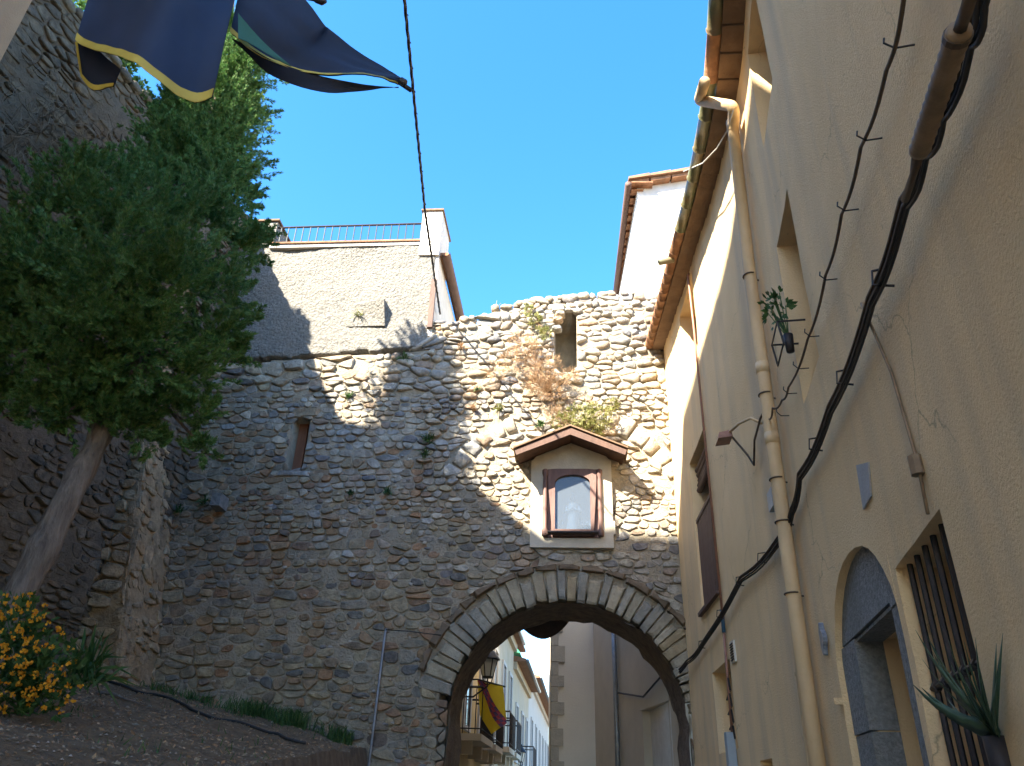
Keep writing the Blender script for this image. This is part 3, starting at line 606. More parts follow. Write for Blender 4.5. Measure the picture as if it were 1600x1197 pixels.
# ------------------------------------------------------------------ the long house on the right
rh = thing('ochre_house', 'long ochre plastered house curving along the right side of the street', 'house')
def etop(s): return float(np.interp(s, [0, 2, 4, 5.3, 6.4, 7.4, 12, 20], [8.86, 8.6, 8.37, 8.21, 8.05, 8.1, 8.1, 8.1]))
WIN = {'shutter_window': (1.5, 2.7, 3.9, 6.0), 'top_window': (1.78, 2.92, 7.0, 8.37), 'small_window': (1.8, 2.87, 2.2, 3.1), 'plant_window': (6.9, 7.58, 4.2, 5.63),
       'high_window': (7.03, 7.75, 6.6, 7.8), 'barred_window': (8.26, 9.1, 1.0, 2.63), 'low_window': (3.73, 4.18, 1.2, 2.04)}
DO = (6.6, 8.17, 0.0, 2.97)
WD = {'shutter_window': -.3, 'top_window': -.3, 'small_window': -.4, 'plant_window': -.3, 'high_window': -.35, 'barred_window': -.42, 'low_window': -.35}
def rdepth(s, z):
    for k, (a, b, c, d) in WIN.items():
        if a < s < b and c < z < d: return WD[k]
    if DO[0] < s < DO[1] and z < DO[3]: return -.08 if not (6.98 < s < 8.01 and z < 2.55) else -.75
    return 0.
ARC = [((DO[0]+DO[1])/2 - (DO[1]-DO[0])/2*cos(pi*k/16), 2.36 + .6*sin(pi*k/16)) for k in range(17)]
us = edges(0, 17, .16, *[p[0] for p in ARC[1:-1]], *[x for v in WIN.values() for x in v[:2]], DO[0], DO[1], 6.98, 8.01)
zs = edges(-.3, 9.0, .16, *[x for v in WIN.values() for x in v[2:]], DO[3], 2.55)
us = [u for i, u in enumerate(us) if i == 0 or u - us[i-1] > .004]; zs = [u for i, u in enumerate(zs) if i == 0 or u - zs[i-1] > .004]
rdisp = lambda s, z: .014*N(s*1.1, z*.9, 3) + .005*N(s*3.5, z*3, 6)
def seam(s, z):
    return z
wl = panel(wallM, us, zs, rdepth, .95, rdisp, zmap=lambda s, z: min(z, etop(s)))
obj('wall', wl, 'plaster', rh, True).data.shade_flat()
# shutters, panes, bars
def fill(name, key, mk): return None
a, b, c, d = WIN['shutter_window']
f = obj('window', MB().pbox(wallM, a+.02, b-.02, c, d, -.298, -.26), 'glass_dark', rh)
for k in range(8):
    obj('shutter_slat', MB().pbox(wallM, a+.03+k*.142, a+.03+k*.142+.12, c+.02, c+1.2, -.06, -.03), 'shutter', f)
obj('shutter_rail', MB().pbox(wallM, a+.02, b-.02, c+1.2, c+1.25, -.075, -.02), 'shutter', f)
obj('sill', MB().pbox(wallM, a-.05, b+.03, c-.05, c-.004, -.2, .05), 'shutter', f)
for k in range(5):
    P = []
    for j in range(9):
        q = pi*j/8
        P.append([wallM(a+.05, d-.42+.05*k*1.4, -.2+.1*k*.0) + Vector((0,0,.035*sin(q*2))), wallM(b-.05, d-.42+.05*k*1.4, -.2) + Vector((0,0,.035*sin(q*2)))])
    obj('roller_blind_fold', MB().tube([wallM(a+.05, d-.12-.075*k, -.13+.012*abs(k-2)), wallM(b-.05, d-.12-.075*k, -.13+.012*abs(k-2))], .045, 8), 'shutter', f, True)
for key in ('top_window', 'small_window', 'high_window', 'low_window', 'plant_window', 'barred_window'):
    a, b, c, d = WIN[key]; dd = WD[key]
    f = obj('window', MB().pbox(wallM, a+.01, b-.01, c+.01, d-.01, dd+.002, dd+.03), 'glass_dark' if key != 'barred_window' else 'shutter', rh)
    obj('frame', MB().pbox(wallM, a+.01, a+.07, c+.01, d-.01, dd+.031, dd+.07).pbox(wallM, b-.07, b-.01, c+.01, d-.01, dd+.031, dd+.07).pbox(wallM, a+.07, b-.07, c+.01, c+.07, dd+.031, dd+.07).pbox(wallM, a+.07, b-.07, d-.07, d-.01, dd+.031, dd+.07).pbox(wallM, (a+b)/2-.03, (a+b)/2+.03, c+.07, d-.07, dd+.031, dd+.07), 'shutter', f)
a, b, c, d = WIN['barred_window']
gr = obj('window_grille', MB().tube([wallM(a+.0, 2.1, -.05), wallM(b, 2.1, -.05)], .012, 6), 'iron', rh)
for k in range(6):
    s = a + .07 + k*(b-a-.12)/5; obj('grille_bar', MB().tube([wallM(s, 1.0, -.05), wallM(s, 2.63, -.05)], .013, 6), 'iron', gr)
for k in range(5):
    s = a + .07 + k*(b-a-.12)/5; obj('grille_knot', MB().tube([wallM(s-.02, 2.1, -.05), wallM(s+.02, 2.1, -.05)], .022, 6), 'iron', gr)
a, b, c, d = WIN['small_window']
for k in range(4): obj('small_bar', MB().tube([wallM(a+.15, 2.3+.16*k, -.12), wallM(b-.02, 2.3+.16*k, .02), wallM(b-.02, 2.42+.16*k, .03)], .012, 5), 'iron', rh)
# arched door recess: plaster spandrel over the stone tympanum
n = 16; arc = ARC; mb = MB()
for k in range(n):
    (s0, z0), (s1, z1) = arc[k], arc[k+1]; mb.hexa([wallM(s0,z0,-.079),wallM(s1,z1,-.079),wallM(s1,z1,rdisp(s1,z1)),wallM(s0,z0,rdisp(s0,z0)),wallM(s0,2.97,-.079),wallM(s1,2.97,-.079),wallM(s1,2.97,rdisp(s1,2.97)),wallM(s0,2.97,rdisp(s0,2.97))])
dr = obj('door_spandrel', mb, 'plaster', rh)
mb = MB(); top_ = [p for p in arc]
mb.prism([(6.61, 2.56), (8.16, 2.56)] + [(s, z) for s, z in arc[::-1] if z > 2.57], wallM, -.079, -.045)
ds = obj('door_surround', mb, 'granite', rh)
for (s0, s1) in ((6.61, 6.99), (8.0, 8.16)):
    z = 0.
    while z < 2.54:
        h = min(rnd.uniform(.5, .75), 2.55-z); obj('jamb_stone', MB().pbox(wallM, s0, s1, z+.004, z+h-.004, -.2, (-.042 if s0 < 7 else -.012)+rnd.uniform(-.006, .006)), 'granite', ds); z += h
obj('door', MB().pbox(wallM, 6.99, 8.0, 0, 2.54, -.745, -.7), 'shutter', rh)
obj('door_lintel', MB().pbox(wallM, 6.995, 7.995, 2.53, 2.548, -.2, -.05), 'granite', ds)
obj('doorbell', MB().box((-.04,-.012,-.05), (.04,.012,.05), lambda x, y, z: wallM(6.995+y, 2.16+z, -.42+x)), 'bell', rh)
obj('wall_stub', MB().hexa([wallM(6.54,2.22,.0),wallM(6.6,2.22,.0),wallM(6.6,2.22,.05),wallM(6.54,2.24,.05),wallM(6.54,2.26,.0),wallM(6.6,2.26,.0),wallM(6.6,2.26,.05),wallM(6.54,2.26,.05)]), 'plaster', rh)
# eaves: brick soffit course, ceramic gutter pieces, roof slope with tiles
s = -.05; k = 0
while s < 13:
    z = etop(s+.15); obj('soffit_brick', MB().hexa([wallM(s+.006,z-.03,-.1),wallM(s+.294,z-.03,-.1),wallM(s+.294,z+.0,.2),wallM(s+.006,z+.0,.2),wallM(s+.006,z+.03,-.1),wallM(s+.294,z+.03,-.1),wallM(s+.294,z+.05,.2),wallM(s+.006,z+.05,.2)]), 'soffit_tile', rh); s += .3
s = -.15
while s < 13:
    L = .28 if s < 2.6 else .55; m = 'terracotta' if s < 3.6 or (6.0 < s < 6.5) else 'gutter_green'; z0, z1 = etop(s)+.0, etop(s+L)+.0
    V = []; nn = 10
    for e, (ss_, zz, rr) in enumerate(((s, z0, .085), (s+.035, z0, .088), (s+.04, z0, .078), (s+L+.02, z1, .072))):
        for j in range(nn+1):
            q = pi*.05 + pi + pi*.9*j/nn + .15; V.append(wallM(ss_, zz + .085 + rr*sin(q), .255 + rr*cos(q)))
        for j in range(nn+1)[::-1]:
            q = pi*.05 + pi + pi*.9*j/nn + .15; V.append(wallM(ss_, zz + .085 + (rr-.014)*sin(q), .255 + (rr-.014)*cos(q)))
    m2 = 2*(nn+1); F = [(e*m2+j, e*m2+(j+1)%m2, (e+1)*m2+(j+1)%m2, (e+1)*m2+j) for e in range(3) for j in range(m2)]
    F += [(j, j+1, m2-2-j, m2-1-j) for j in range(nn)] + [(3*m2+j, 3*m2+m2-1-j, 3*m2+m2-2-j, 3*m2+j+1) for j in range(nn)]
    obj('gutter_piece', MB().add(V, F), m, rh, True); s += L
mb = MB(); mb.grid([[wallM(s, etop(s)+.06, .2), wallM(s, etop(s)+1.6, -4.0)] for s in np.arange(-.1, 13.2, .4)]); mb.grid([[wallM(s, etop(s)+.13, .21), wallM(s, etop(s)+1.68, -4.0)] for s in np.arange(-.1, 13.2, .4)])
rr_ = obj('roof', mb, 'roof', rh)
s = -.1
while s < 12.9:
    P = [[wallM(s+.11+.1*cos(pi*j/6), etop(s)+.14+.075*sin(pi*j/6)+h*1.0, .22-h*2.6) for j in range(7)] for h in (0, .5, 1.0)]
    obj('roof_tile', MB().grid(P), 'roof', rr_, True); s += .23
# water spout, pipes
sp = [at(1045,392,8.7), at(1033,401,8.65)]
s0, z0 = 3.05, etop(3.05)
obj('spout', MB().tube([wallM(s0,z0+.03,.26), wallM(s0,z0-.0,.36), wallM(s0,z0-.03,.47)], [.05,.045,.042], 8, False), 'gutter_green', rh, True)
e1, e2, e3 = wallM(*on_wall_w(1101,128,.36)), wallM(*on_wall_w(1092,157,.36)), wallM(*on_wall_w(1147,166,.1))
def fillet(P, r):
    Q = [P[0]]
    for a, b, c in zip(P[:-2], P[1:-1], P[2:]):
        ra = min(r, (a-b).length*.45); rc = min(r, (c-b).length*.45); p, q = b + (a-b).normalized()*ra, b + (c-b).normalized()*rc
        Q += [p*(1-f)**2 + b*2*f*(1-f) + q*f*f for f in (0, .2, .4, .6, .8, 1)]
    return Q + [P[-1]]
dp = fillet([e1, e2, e3, wallM(6.36,7.55,.085)], .09) + [ wallM(6.15,5.9,.085), wallM(6.03,3.04,.085), wallM(6.0,.0,.085)]
pipe = obj('downpipe', MB().tube(dp, .056, 12), 'pipe_cream', rh, True)
for z in (7.62, 4.95, 4.3): s_ = float(np.interp(z, [0, 3.04, 5.9, 7.8], [6.0, 6.03, 6.15, 6.37])); obj('pipe_collar', MB().tube([wallM(s_,z-.05,.085), wallM(s_,z+.05,.085)], .059, 12), 'pipe_cream', pipe, True)
for z in (5.9, 3.95, 3.6, 3.05, 4.7):
    s_ = float(np.interp(z, [0, 3.04, 5.9, 7.8], [6.0, 6.03, 6.15, 6.37])); c = wallM(s_, z, .085); t_ = (wallM(s_+.1, z, 0)-wallM(s_, z, 0)).normalized(); nrm = (wallM(s_, z, .1)-wallM(s_, z, 0)).normalized()
    obj('pipe_clip', MB().tube([c + t_*.062*cos(q) + nrm*.062*sin(q) for q in np.linspace(-.4, pi+.4, 10)] + [c - t_*.07 - nrm*.09], .007, 5), 'brown_cable', pipe, True)
cp = [wallM(2.9,8.36,.03), wallM(2.93,8.3,.05), wallM(2.9,7.5,.035), wallM(2.88,3.62,.03)]
cpi = obj('copper_conduit', MB().tube(cp, .016, 8), 'copper', rh, True)
obj('blue_sleeve', MB().tube([wallM(2.88,3.62,.03), wallM(2.86,3.38,.03)], .022, 8), 'blue_tape', cpi, True)
obj('lower_conduit', MB().tube([wallM(2.86,3.38,.03), wallM(2.78,2.35,.03)], .016, 8), 'copper', cpi, True)
obj('meter_duct', MB().pbox(wallM, 2.68, 2.8, .9, 2.36, .01, .1), 'grey_box', rh)
tcv = [wallM(5.86,4.75,.02), wallM(5.72,3.9,.03), wallM(5.68,3.7,.03), wallM(5.6,2.9,.03), wallM(5.52,1.9,.03), wallM(5.5,0,.03)]
tp = obj('thin_conduit', MB().tube(tcv, .017, 8), 'pipe_cream', rh, True)
for z in (3.5, 2.55): s_ = float(np.interp(z, [1.9, 2.9, 3.7, 4.75], [5.52, 5.6, 5.68, 5.86])); obj('conduit_clip', MB().tube([wallM(s_,z-.012,.03), wallM(s_,z+.012,.03)], .026, 8), 'pipe_cream', tp)
obj('junction_box', MB().pbox(wallM, 5.62, 5.8, 3.83, 3.99, .01, .09), 'grey_box', rh)
vg = obj('vent_grille', MB().pbox(wallM, 3.02, 3.2, 3.02, 3.24, -.01, .016), 'bell', rh)
for k in range(7): obj('vent_slat', MB().pbox(wallM, 3.035, 3.185, 3.04+.027*k, 3.053+.027*k, .017, .024), 'iron', vg)
nb = obj('number_plaque', MB().prism([(6.44+.045*cos(q)*(1+.25*cos(3*q)), 2.65+.09*sin(q)*(1+.2*cos(4*q))) for q in np.linspace(0, 2*pi, 24)[:-1]], wallM, .005, .035), 'number_tile', rh)
p4 = [on_wall(1340,727), on_wall(1359,722), on_wall(1363,775), on_wall(1351,796)]
obj('grey_patch', MB().prism(p4, wallM, .0, .0085), 'patch', rh)  # thin irregular grey patch on the plaster
base(rh, wallM(4, 0, 0))

# lamp on the house front
lm = thing('flood_light', 'small wall lamp on a bent bracket beside the cream downpipe', 'lamp')
obj('lamp_head', MB().hexa([wallM(4.86,4.8,.2),wallM(5.06,4.8,.2),wallM(5.06,4.78,.34),wallM(4.86,4.78,.34),wallM(4.9,4.89,.2),wallM(5.02,4.89,.2),wallM(5.02,4.86,.32),wallM(4.9,4.86,.32)]), 'copper', lm)
obj('arm', MB().tube([wallM(5.02,4.86,.22), wallM(5.25,4.84,.17), wallM(5.45,4.8,.1), wallM(5.5,4.72,.02)], .014, 8), 'pipe_cream', lm, True)
obj('lead', MB().tube([wallM(5.03,4.8,.2), wallM(5.05,4.6,.08), wallM(5.12,4.47,.05), wallM(5.35,4.62,.07), wallM(5.6,4.72,.05), wallM(5.84,4.74,.03)], .011, 6), 'brown_cable', lm, True)
base(lm, wallM(5.3, 4.8, .02))

# cables along the house front
def sag(pts, r, name, label, matn, m=8, jig=.0, sub=6):
    Q = []
    for (a, b) in zip(pts[:-1], pts[1:]):
        for i in range(sub): f = i/sub; Q.append((a[0]+(b[0]-a[0])*f, a[1]+(b[1]-a[1])*f - .03*sin(pi*f) + jig*N(a[0]+f*3, r*900), a[2]+(b[2]-a[2])*f + jig*N(f*3+a[0], 5+r*900)))
    Q.append(pts[-1]); mb = MB().tube([wallM(*q) for q in Q], r, 6)
    return mb
bundle = [(13.5,3.5,.12)] + [on_wall_w(*q) for q in ((1538,0,.07),(1517,63,.07),(1474,178,.07),(1448,237,.07),(1418,318,.06),(1365,470,.06),(1300,640,.05),(1252,745,.045),(1240,800,.035),(1224,838,.035),(1160,905,.045),(1100,1005,.045),(1075,1035,.05))] + [(-.3,3.35,.2)]
cb = thing('cable_bundle', 'bundle of black cables strung along the ochre house to the gateway', 'cable')
for k, (du, dz) in enumerate(((0, 0), (.009, .019), (.018, -.009), (.004, -.024), (.018, .028))):
    P = [(s, z+dz+.012*N(s, k), w_+du) for s, z, w_ in bundle]; obj('cable', sag(P, .008 if k else .0095, '', '', '', jig=.004), 'black_cable' if k != 4 else 'brown_cable', cb, True)
for s in (9.3, 8.3, 7.3, 5.0, 4.0, 2.9, 1.6): z = float(np.interp(-s, [-b[0] for b in bundle], [b[1] for b in bundle])); obj('cable_tie', MB().tube([wallM(s,z-.045,.02), wallM(s,z-.03,.1), wallM(s,z+.04,.09), wallM(s,z+.05,.02)], .006, 5), 'iron', cb)
base(cb, wallM(6, 3.6, .05))
sv = thing('splice_sleeve', 'ribbed brown splice sleeve hanging on the cable bundle', 'cable sleeve')
mb = MB(); A, B = wallM(*on_wall_w(1436,238,.15)), wallM(*on_wall_w(1500,45,.16)); n = 26; pp = [A.lerp(B, i/n) for i in range(n+1)]
obj('sleeve', MB().tube(pp, [.028+.003*(i % 2) for i in range(n+1)], 14), 'sleeve', sv, True)
obj('sleeve_strap', MB().tube([A.lerp(B,.93), A.lerp(B,.97)], .034, 12), 'brown_cable', sv); obj('tail', MB().tube([A, wallM(*on_wall_w(1428,270,.14)), wallM(*on_wall_w(1414,312,.13))], [.02,.012,.014], 6), 'brown_cable', sv, True)
obj('pigtail', MB().tube([B, wallM(*on_wall_w(1512,10,.17)), wallM(*on_wall_w(1530,-60,.16))], .016, 8), 'brown_cable', sv, True); base(sv, A)
c2 = thing('upper_cable', 'single brown cable held off the ochre wall on small hooks', 'cable')
up = [(13,4.05,.08)] + [on_wall_w(*q) for q in ((1412,0,.06),(1385,110,.06),(1345,230,.06),(1315,335,.06),(1290,430,.06),(1262,530,.06),(1232,605,.06),(1222,625,.08),(1207,638,.15),(1202,655,.1))]
obj('cable', sag(up, .0085, '', '', ''), 'brown_cable', c2, True)
for s in (10.1, 9.55, 9.0, 8.35, 7.7, 7.2, 6.75, 6.4):
    z = float(np.interp(-s, [-b[0] for b in up], [b[1] for b in up])); obj('hook', MB().tube([wallM(s,z-.03,-.01), wallM(s,z-.03,.06), wallM(s,z+.005,.09), wallM(s,z+.03,.085)], .004, 5), 'iron', c2)
base(c2, wallM(8, 4.4, .0))
c3 = thing('drop_wire', 'thin pale wire dropping from the cable bundle to the barred window', 'wire')
obj('wire', MB().tube([wallM(8.92,3.7,.06), wallM(8.96,3.3,.015), wallM(9.02,2.86,.015), wallM(9.01,2.64,.02)], .007, 6), 'sleeve', c3, True)
obj('insulator', MB().tube([wallM(9.02,2.88,.02), wallM(9.02,2.8,.02)], .03, 8), 'sleeve', c3); base(c3, wallM(8.95, 3.2, .02))

# ------------------------------------------------------------------ the left wall and its buttress
lw = thing('left_wall', 'high dark rubble stone wall rising behind the leaning tree', 'wall')
us = edges(-.2, 11, .14); zs = edges(0, 12.0, .14)
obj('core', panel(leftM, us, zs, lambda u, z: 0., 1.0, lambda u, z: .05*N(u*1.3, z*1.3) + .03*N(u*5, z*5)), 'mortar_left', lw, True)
rl = random.Random(5)
sd = spread(-.2, 9.8, 1.7, 12.1, lambda z: .115, rl, 8., .25, (1., 3.2), .14)
cells = [c for c in rubble(sd, None, 1.9, lambda u, z: (u, min(z, 12.0+.04*N(u*3, 0)))) if c[0] > -.1 and c[1] > 1.9]
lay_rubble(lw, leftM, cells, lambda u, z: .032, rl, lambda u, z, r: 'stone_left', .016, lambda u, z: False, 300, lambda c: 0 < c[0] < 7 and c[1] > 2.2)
for k in range(38):
    u = -.1 + k*.26; obj('coping_stone', add_stone(MB(), stone_poly(u, 12.0+rl.uniform(-.03,.06), .14, .09, rl, 3), leftM, .06, rl, -.5), 'stone_left', lw, True)
obj('shadow_parapet', MB().pbox(leftM, 6.0, 11, 11.9, 13.6, -.9, -.02), 'mortar_left', lw)  # unseen above the frame; added and sized for its shadow on the gate wall
base(lw, leftM(4, 2.3, 0))
bt = thing('buttress', 'tan plastered buttress leaning against the gate wall left of the slot window', 'buttress')
P = []
for j in range(91):
    z = 1.6 + (10.5-1.6)*j/90; f = (z-2.85)/4.2; x1 = -5.22 - .62*min(f, 1.0) - .1*max(0, f-1); row = []
    for (k, (x, y)) in enumerate([(x1 + .0, 12.6)] + [(x1 + .02*N(z*2, i*.7), 12.6 - .07*i) for i in range(1, 20)] + [(x1 - .02 - .065*i, 11.2 + .01*i) for i in range(0, 17)]):
        row.append(Vector((x + .03*N(y*2.2, z*2.2) + .03*N(y*7, z*7, 3) + .02*N(y*14, z*14, 1), y - .03*N(x*2.5, z*2.5, 8) - .03*N(x*7, z*7, 2) - .02*N(x*14, z*14, 6), z)))
    P.append(row)
obj('mass', MB().grid(P), 'pier', bt, True)
rb = random.Random(9)
def bx1(z): f = (z-2.85)/4.2; return -5.22 - .62*min(f, 1.0) - .1*max(0, f-1)
MR = lambda u, z, wv: Vector((bx1(z) + wv, 12.6 - u, z)); MF = lambda u, z, wv: Vector((bx1(z) - .02 - u, 11.2 - wv, z))
for M_, wd_ in ((MR, 1.42), (MF, 1.05)):
    cl_ = [c for c in rubble(spread(-.1, wd_+.1, 1.7, 9.5, lambda z: .17, rb, 3., .1, (1., 2.4), .1), None, 1.5, lambda u, z: (max(.0, min(wd_, u)), z)) if 0 < c[0] < wd_ and rb.random() < .82]
    lay_rubble(bt, M_, cl_, lambda u, z: .028, rb, lambda u, z, r: 'pier_stone', .016, lambda u, z: False, 140, lambda c: 2.3 < c[1] < 8)
base(bt, (-5.6, 11.6, 2.6))

# houses at the left of the street, out of sight save one corner: they shade the street
def house_box(name, label, x0, x1, y0, y1, z, ridge):
    h = thing(name, label, 'house'); obj('wall', MB().box((x0,y0,0), (x1,y1,z)), 'tan_plaster' if name == 'tan_house' else 'white_plaster', h)
    xm, zr = ridge; obj('roof', MB().hexa([(x0-.2,y0,z),(x1+.15,y0,z),(x1+.15,y1+.02,z),(x0-.2,y1+.02,z),(xm-.3,y0,zr),(xm+.1,y0,zr),(xm+.1,y1+.02,zr),(xm-.3,y1+.02,zr)]), 'roof', h); return h
h1 = house_box('tan_house', 'tan plastered house whose corner shows at the top left edge', -11, -4.96, 3.0, 5.0, 12.4, (-7.1, 14.3))
base(h1, (-8, 4, 0))
h2 = house_box('tall_house', 'tall plastered house beside the viewer at the left of the street', -9, -4.3, -8, 2.9, 15.3, (-6.5, 15.6)); base(h2, (-8, -3, 0))

# ------------------------------------------------------------------ houses seen above and through the gate
gh = thing('gable_house', 'white plastered house with tiled gable roof rising behind the wall', 'house')
obj('wall', MB().hexa([(2.72,13.3,0),(9,13.3,0),(9,22,0),(2.4,22,0),(2.72,13.3,14.2),(9,13.3,15.7),(9,22,15.7),(2.4+.62,22,14.2)]), 'white_plaster', gh)
def ex(y): return 2.56 + (y-13.2)*.066
for k in range(18):
    y = 13.22 + k*.3; obj('eave_tile', MB().hexa([(ex(y)+.02,y,14.03),(ex(y)+.3,y,14.05),(ex(y)+.3,y+.2,14.05),(ex(y)+.02,y+.2,14.03),(ex(y)+.02,y+.1,14.1),(ex(y)+.3,y+.1,14.12),(ex(y)+.3,y+.28,14.12),(ex(y)+.02,y+.28,14.1)]), 'terracotta', gh)
obj('eave_board', MB().hexa([(ex(13.2),13.1,14.13),(ex(13.2)+.5,13.1,14.15),(ex(19)+.5,19,14.15),(ex(19),19,14.13),(ex(13.2),13.1,14.16),(ex(13.2)+.5,13.1,14.18),(ex(19)+.5,19,14.18),(ex(19),19,14.16)]), 'terracotta', gh)
obj('gutter', MB().tube([(ex(13.1)-.06,13.1,14.08),(ex(19)-.06,19,14.08)], .075, 10), 'shutter', gh, True)
for k in range(9):
    x = 2.5 + k*.5; z = 14.2 + (x-2.5)*.24; obj('verge_tile', MB().hexa([(x,13.05,z),(x+.5,13.05,z+.12),(x+.5,13.5,z+.12),(x,13.5,z),(x,13.05,z+.06),(x+.48,13.05,z+.2),(x+.48,13.5,z+.2),(x,13.5,z+.06)]), 'roof', gh)
    obj('verge_brick', MB().hexa([(x+.02,13.12,z-.1),(x+.48,13.12,z+.02),(x+.48,13.34,z+.02),(x+.02,13.34,z-.1),(x+.02,13.12,z-.006),(x+.48,13.12,z+.11),(x+.48,13.34,z+.11),(x+.02,13.34,z-.006)]), 'terracotta', gh)
base(gh, (4, 13.3, 0))
# shaded house front beyond the gate, right side
sf = thing('passage_house', 'shaded plaster house front with dark doorway beyond the gate, right side', 'house')
def pM(u, z, wv=0.): return Vector((2.78 - .135*u - wv, 12.9 + u, z))
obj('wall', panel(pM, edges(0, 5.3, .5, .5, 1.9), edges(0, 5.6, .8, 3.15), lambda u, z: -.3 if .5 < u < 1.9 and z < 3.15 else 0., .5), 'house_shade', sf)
obj('door', MB().pbox(pM, .52, 1.88, 0, 3.13, -.298, -.26), 'shutter', sf)
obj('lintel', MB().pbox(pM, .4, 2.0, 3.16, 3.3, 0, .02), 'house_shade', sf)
obj('drainpipe', MB().tube([pM(3.3,5.5,.08), pM(3.3,2.9,.08), pM(3.3,0,.08)], .05, 8), 'zinc', sf, True)
obj('wire', MB().tube([pM(-.2,3.5,.06), pM(.6,3.55,.06), pM(1.6,3.35,.06), pM(3.2,3.6,.06)], .018, 6), 'black_cable', sf, True); base(sf, (2.6, 14, 0))
tw = thing('corner_house', 'plain grey beige house end with stone quoins filling the gateway', 'house')
obj('wall', MB().hexa([(1.13,18.2,0),(2.6,18.2,0),(2.6,20,0),(1.5,26,0),(1.13,18.2,7.6),(2.6,18.2,7.6),(2.6,20,7.6),(1.5,26,7.6)]), 'house_grey', tw)
obj('drainpipe', MB().tube([(2.38,18.1,7),(2.38,18.1,3.1),(2.42,18.08,3.0)], .045, 8), 'iron', tw, True)
z = 0.; k = 0
while z < 7.1:
    h = rnd.uniform(.24, .36); obj('quoin', MB().box((1.1,18.16,z+.006), (1.1+(.16 if k % 2 else .3)*rnd.uniform(.85,1.1),18.6,z+h-.006)), 'quoin_stone', tw); z += h; k += 1
base(tw, (1.7, 17, 0))
# the row of houses down the street on the left
def fx(y): return -2.8 + .1*y
def sM(y, z, wv=0.): return Vector((fx(y) + wv, y - .1*wv, z))
def row_house(name, label, y0, y1, h, wins, m, eave=.35, roofh=.5, winm='window_frame'):
    H = thing(name, label, 'house'); obj('wall', MB().hexa([sM(y0,0,-6),sM(y0,0),sM(y1,0),sM(y1,0,-6),sM(y0,h,-6),sM(y0,h),sM(y1,h),sM(y1,h,-6)]), m, H)
    r = obj('roof', MB().hexa([sM(y0,h,-6),sM(y0-.05,h,eave),sM(y1+.05,h,eave),sM(y1,h,-6),sM(y0,h+roofh+1,-6),sM(y0-.05,h+.1,eave),sM(y1+.05,h+.1,eave),sM(y1,h+roofh+1,-6)]), 'roof', H)
    c = obj('cornice', MB().pbox(sM, y0, y1, h-.3, h-.01, .0, .14), m, H); obj('gutter', MB().tube([sM(y0,h+.02,eave+.06), sM(y1,h+.02,eave+.06)], .07, 8), 'zinc', H, True)
    for (a, b, c, d) in wins:
        w_ = obj('window', MB().pbox(sM, a-.12, a, c-.1, d+.12, -.02, .06).pbox(sM, b, b+.12, c-.1, d+.12, -.02, .06).pbox(sM, a, b, d, d+.12, -.02, .06).pbox(sM, a, b, c-.1, c, -.02, .08), winm, H)
        obj('pane', MB().pbox(sM, a, b, c, d, .002, .015), 'glass_dark', w_); obj('shutter', MB().pbox(sM, a+.02, a+(b-a)*.3, c+.02, d-.02, .017, .05), 'shutter', w_)
    base(H, sM((y0+y1)/2, 0, -3)); return H
def balcony(H, y0, y1, z, dpt=.6):
    b = obj('balcony', MB().pbox(sM, y0, y1, z-.14, z, 0, dpt).pbox(sM, y0+.2, y0+.4, z-.4, z-.14, 0, dpt*.6).pbox(sM, y1-.4, y1-.2, z-.4, z-.14, 0, dpt*.6), 'house_shade', H)
    obj('balcony_rail', MB().tube([sM(y0,z+.95,0), sM(y0,z+.95,dpt), sM(y1,z+.95,dpt), sM(y1,z+.95,0)], .025, 5).tube([sM(y0,z+.1,0), sM(y0,z+.1,dpt), sM(y1,z+.1,dpt), sM(y1,z+.1,0)], .015, 5), 'iron', b)
    n = max(4, int((y1-y0)/.16))
    for k in range(n+1): y = y0+(y1-y0)*k/n; obj('baluster', MB().tube([sM(y,z,dpt), sM(y,z+.95,dpt)], .011, 4), 'iron', b)
    for k in range(1, 4): obj('baluster', MB().tube([sM(y0,z,dpt*k/4), sM(y0,z+.95,dpt*k/4)], .011, 4), 'iron', b)
H = row_house('ochre_row_house', 'ochre street house with iron balcony just beyond the gate, left side', 14, 24, 6.9, [(16,17,3.2,5.4),(19.2,20.2,3.2,5.4),(22,23,3.2,5.4),(17.2,18.4,0,2.1)], 'house_ochre'); balcony(H, 18.4, 20.8, 2.95, .55); balcony(H, 21.6, 23.4, 2.95, .55)
H = row_house('beige_row_house', 'tall beige street house with deep cornice behind the yellow banner', 24.02, 32.5, 7.35, [(25.2,26.2,3.4,5.9),(28,29,3.4,5.9),(30.6,31.6,3.4,5.9),(25.2,26.2,.3,2.5)], 'house_beige'); balcony(H, 24.8, 26.8, 3.1, .6); balcony(H, 27.6, 29.4, 3.1, .6)
H = row_house('narrow_row_house', 'narrow beige street house with stacked roofs and green awning', 32.52, 42, 6.7, [(34,35,3.2,5.2),(37.2,38.2,3.2,5.2),(40,41,3.2,5.2)], 'house_beige', .5); balcony(H, 36.6, 38.8, 2.9, .6)
obj('attic', MB().hexa([sM(34,6.7,-4),sM(34,6.7,-.4),sM(40.5,6.7,-.4),sM(40.5,6.7,-4),sM(34,9.2,-4),sM(34,8.4,-.4),sM(40.5,8.2,-.4),sM(40.5,9.2,-4)]), 'house_white', H); obj('attic_roof', MB().pbox(sM, 33.8, 40.7, 8.42, 8.52, -4, -.1), 'roof', H); obj('awning', MB().hexa([sM(34.2,7.4,-.38),sM(36,7.4,-.38),sM(36,7.3,.1),sM(34.2,7.3,.1),sM(34.2,7.9,-.38),sM(36,7.9,-.38),sM(36,7.36,.1),sM(34.2,7.36,.1)]), 'green_cover', H)
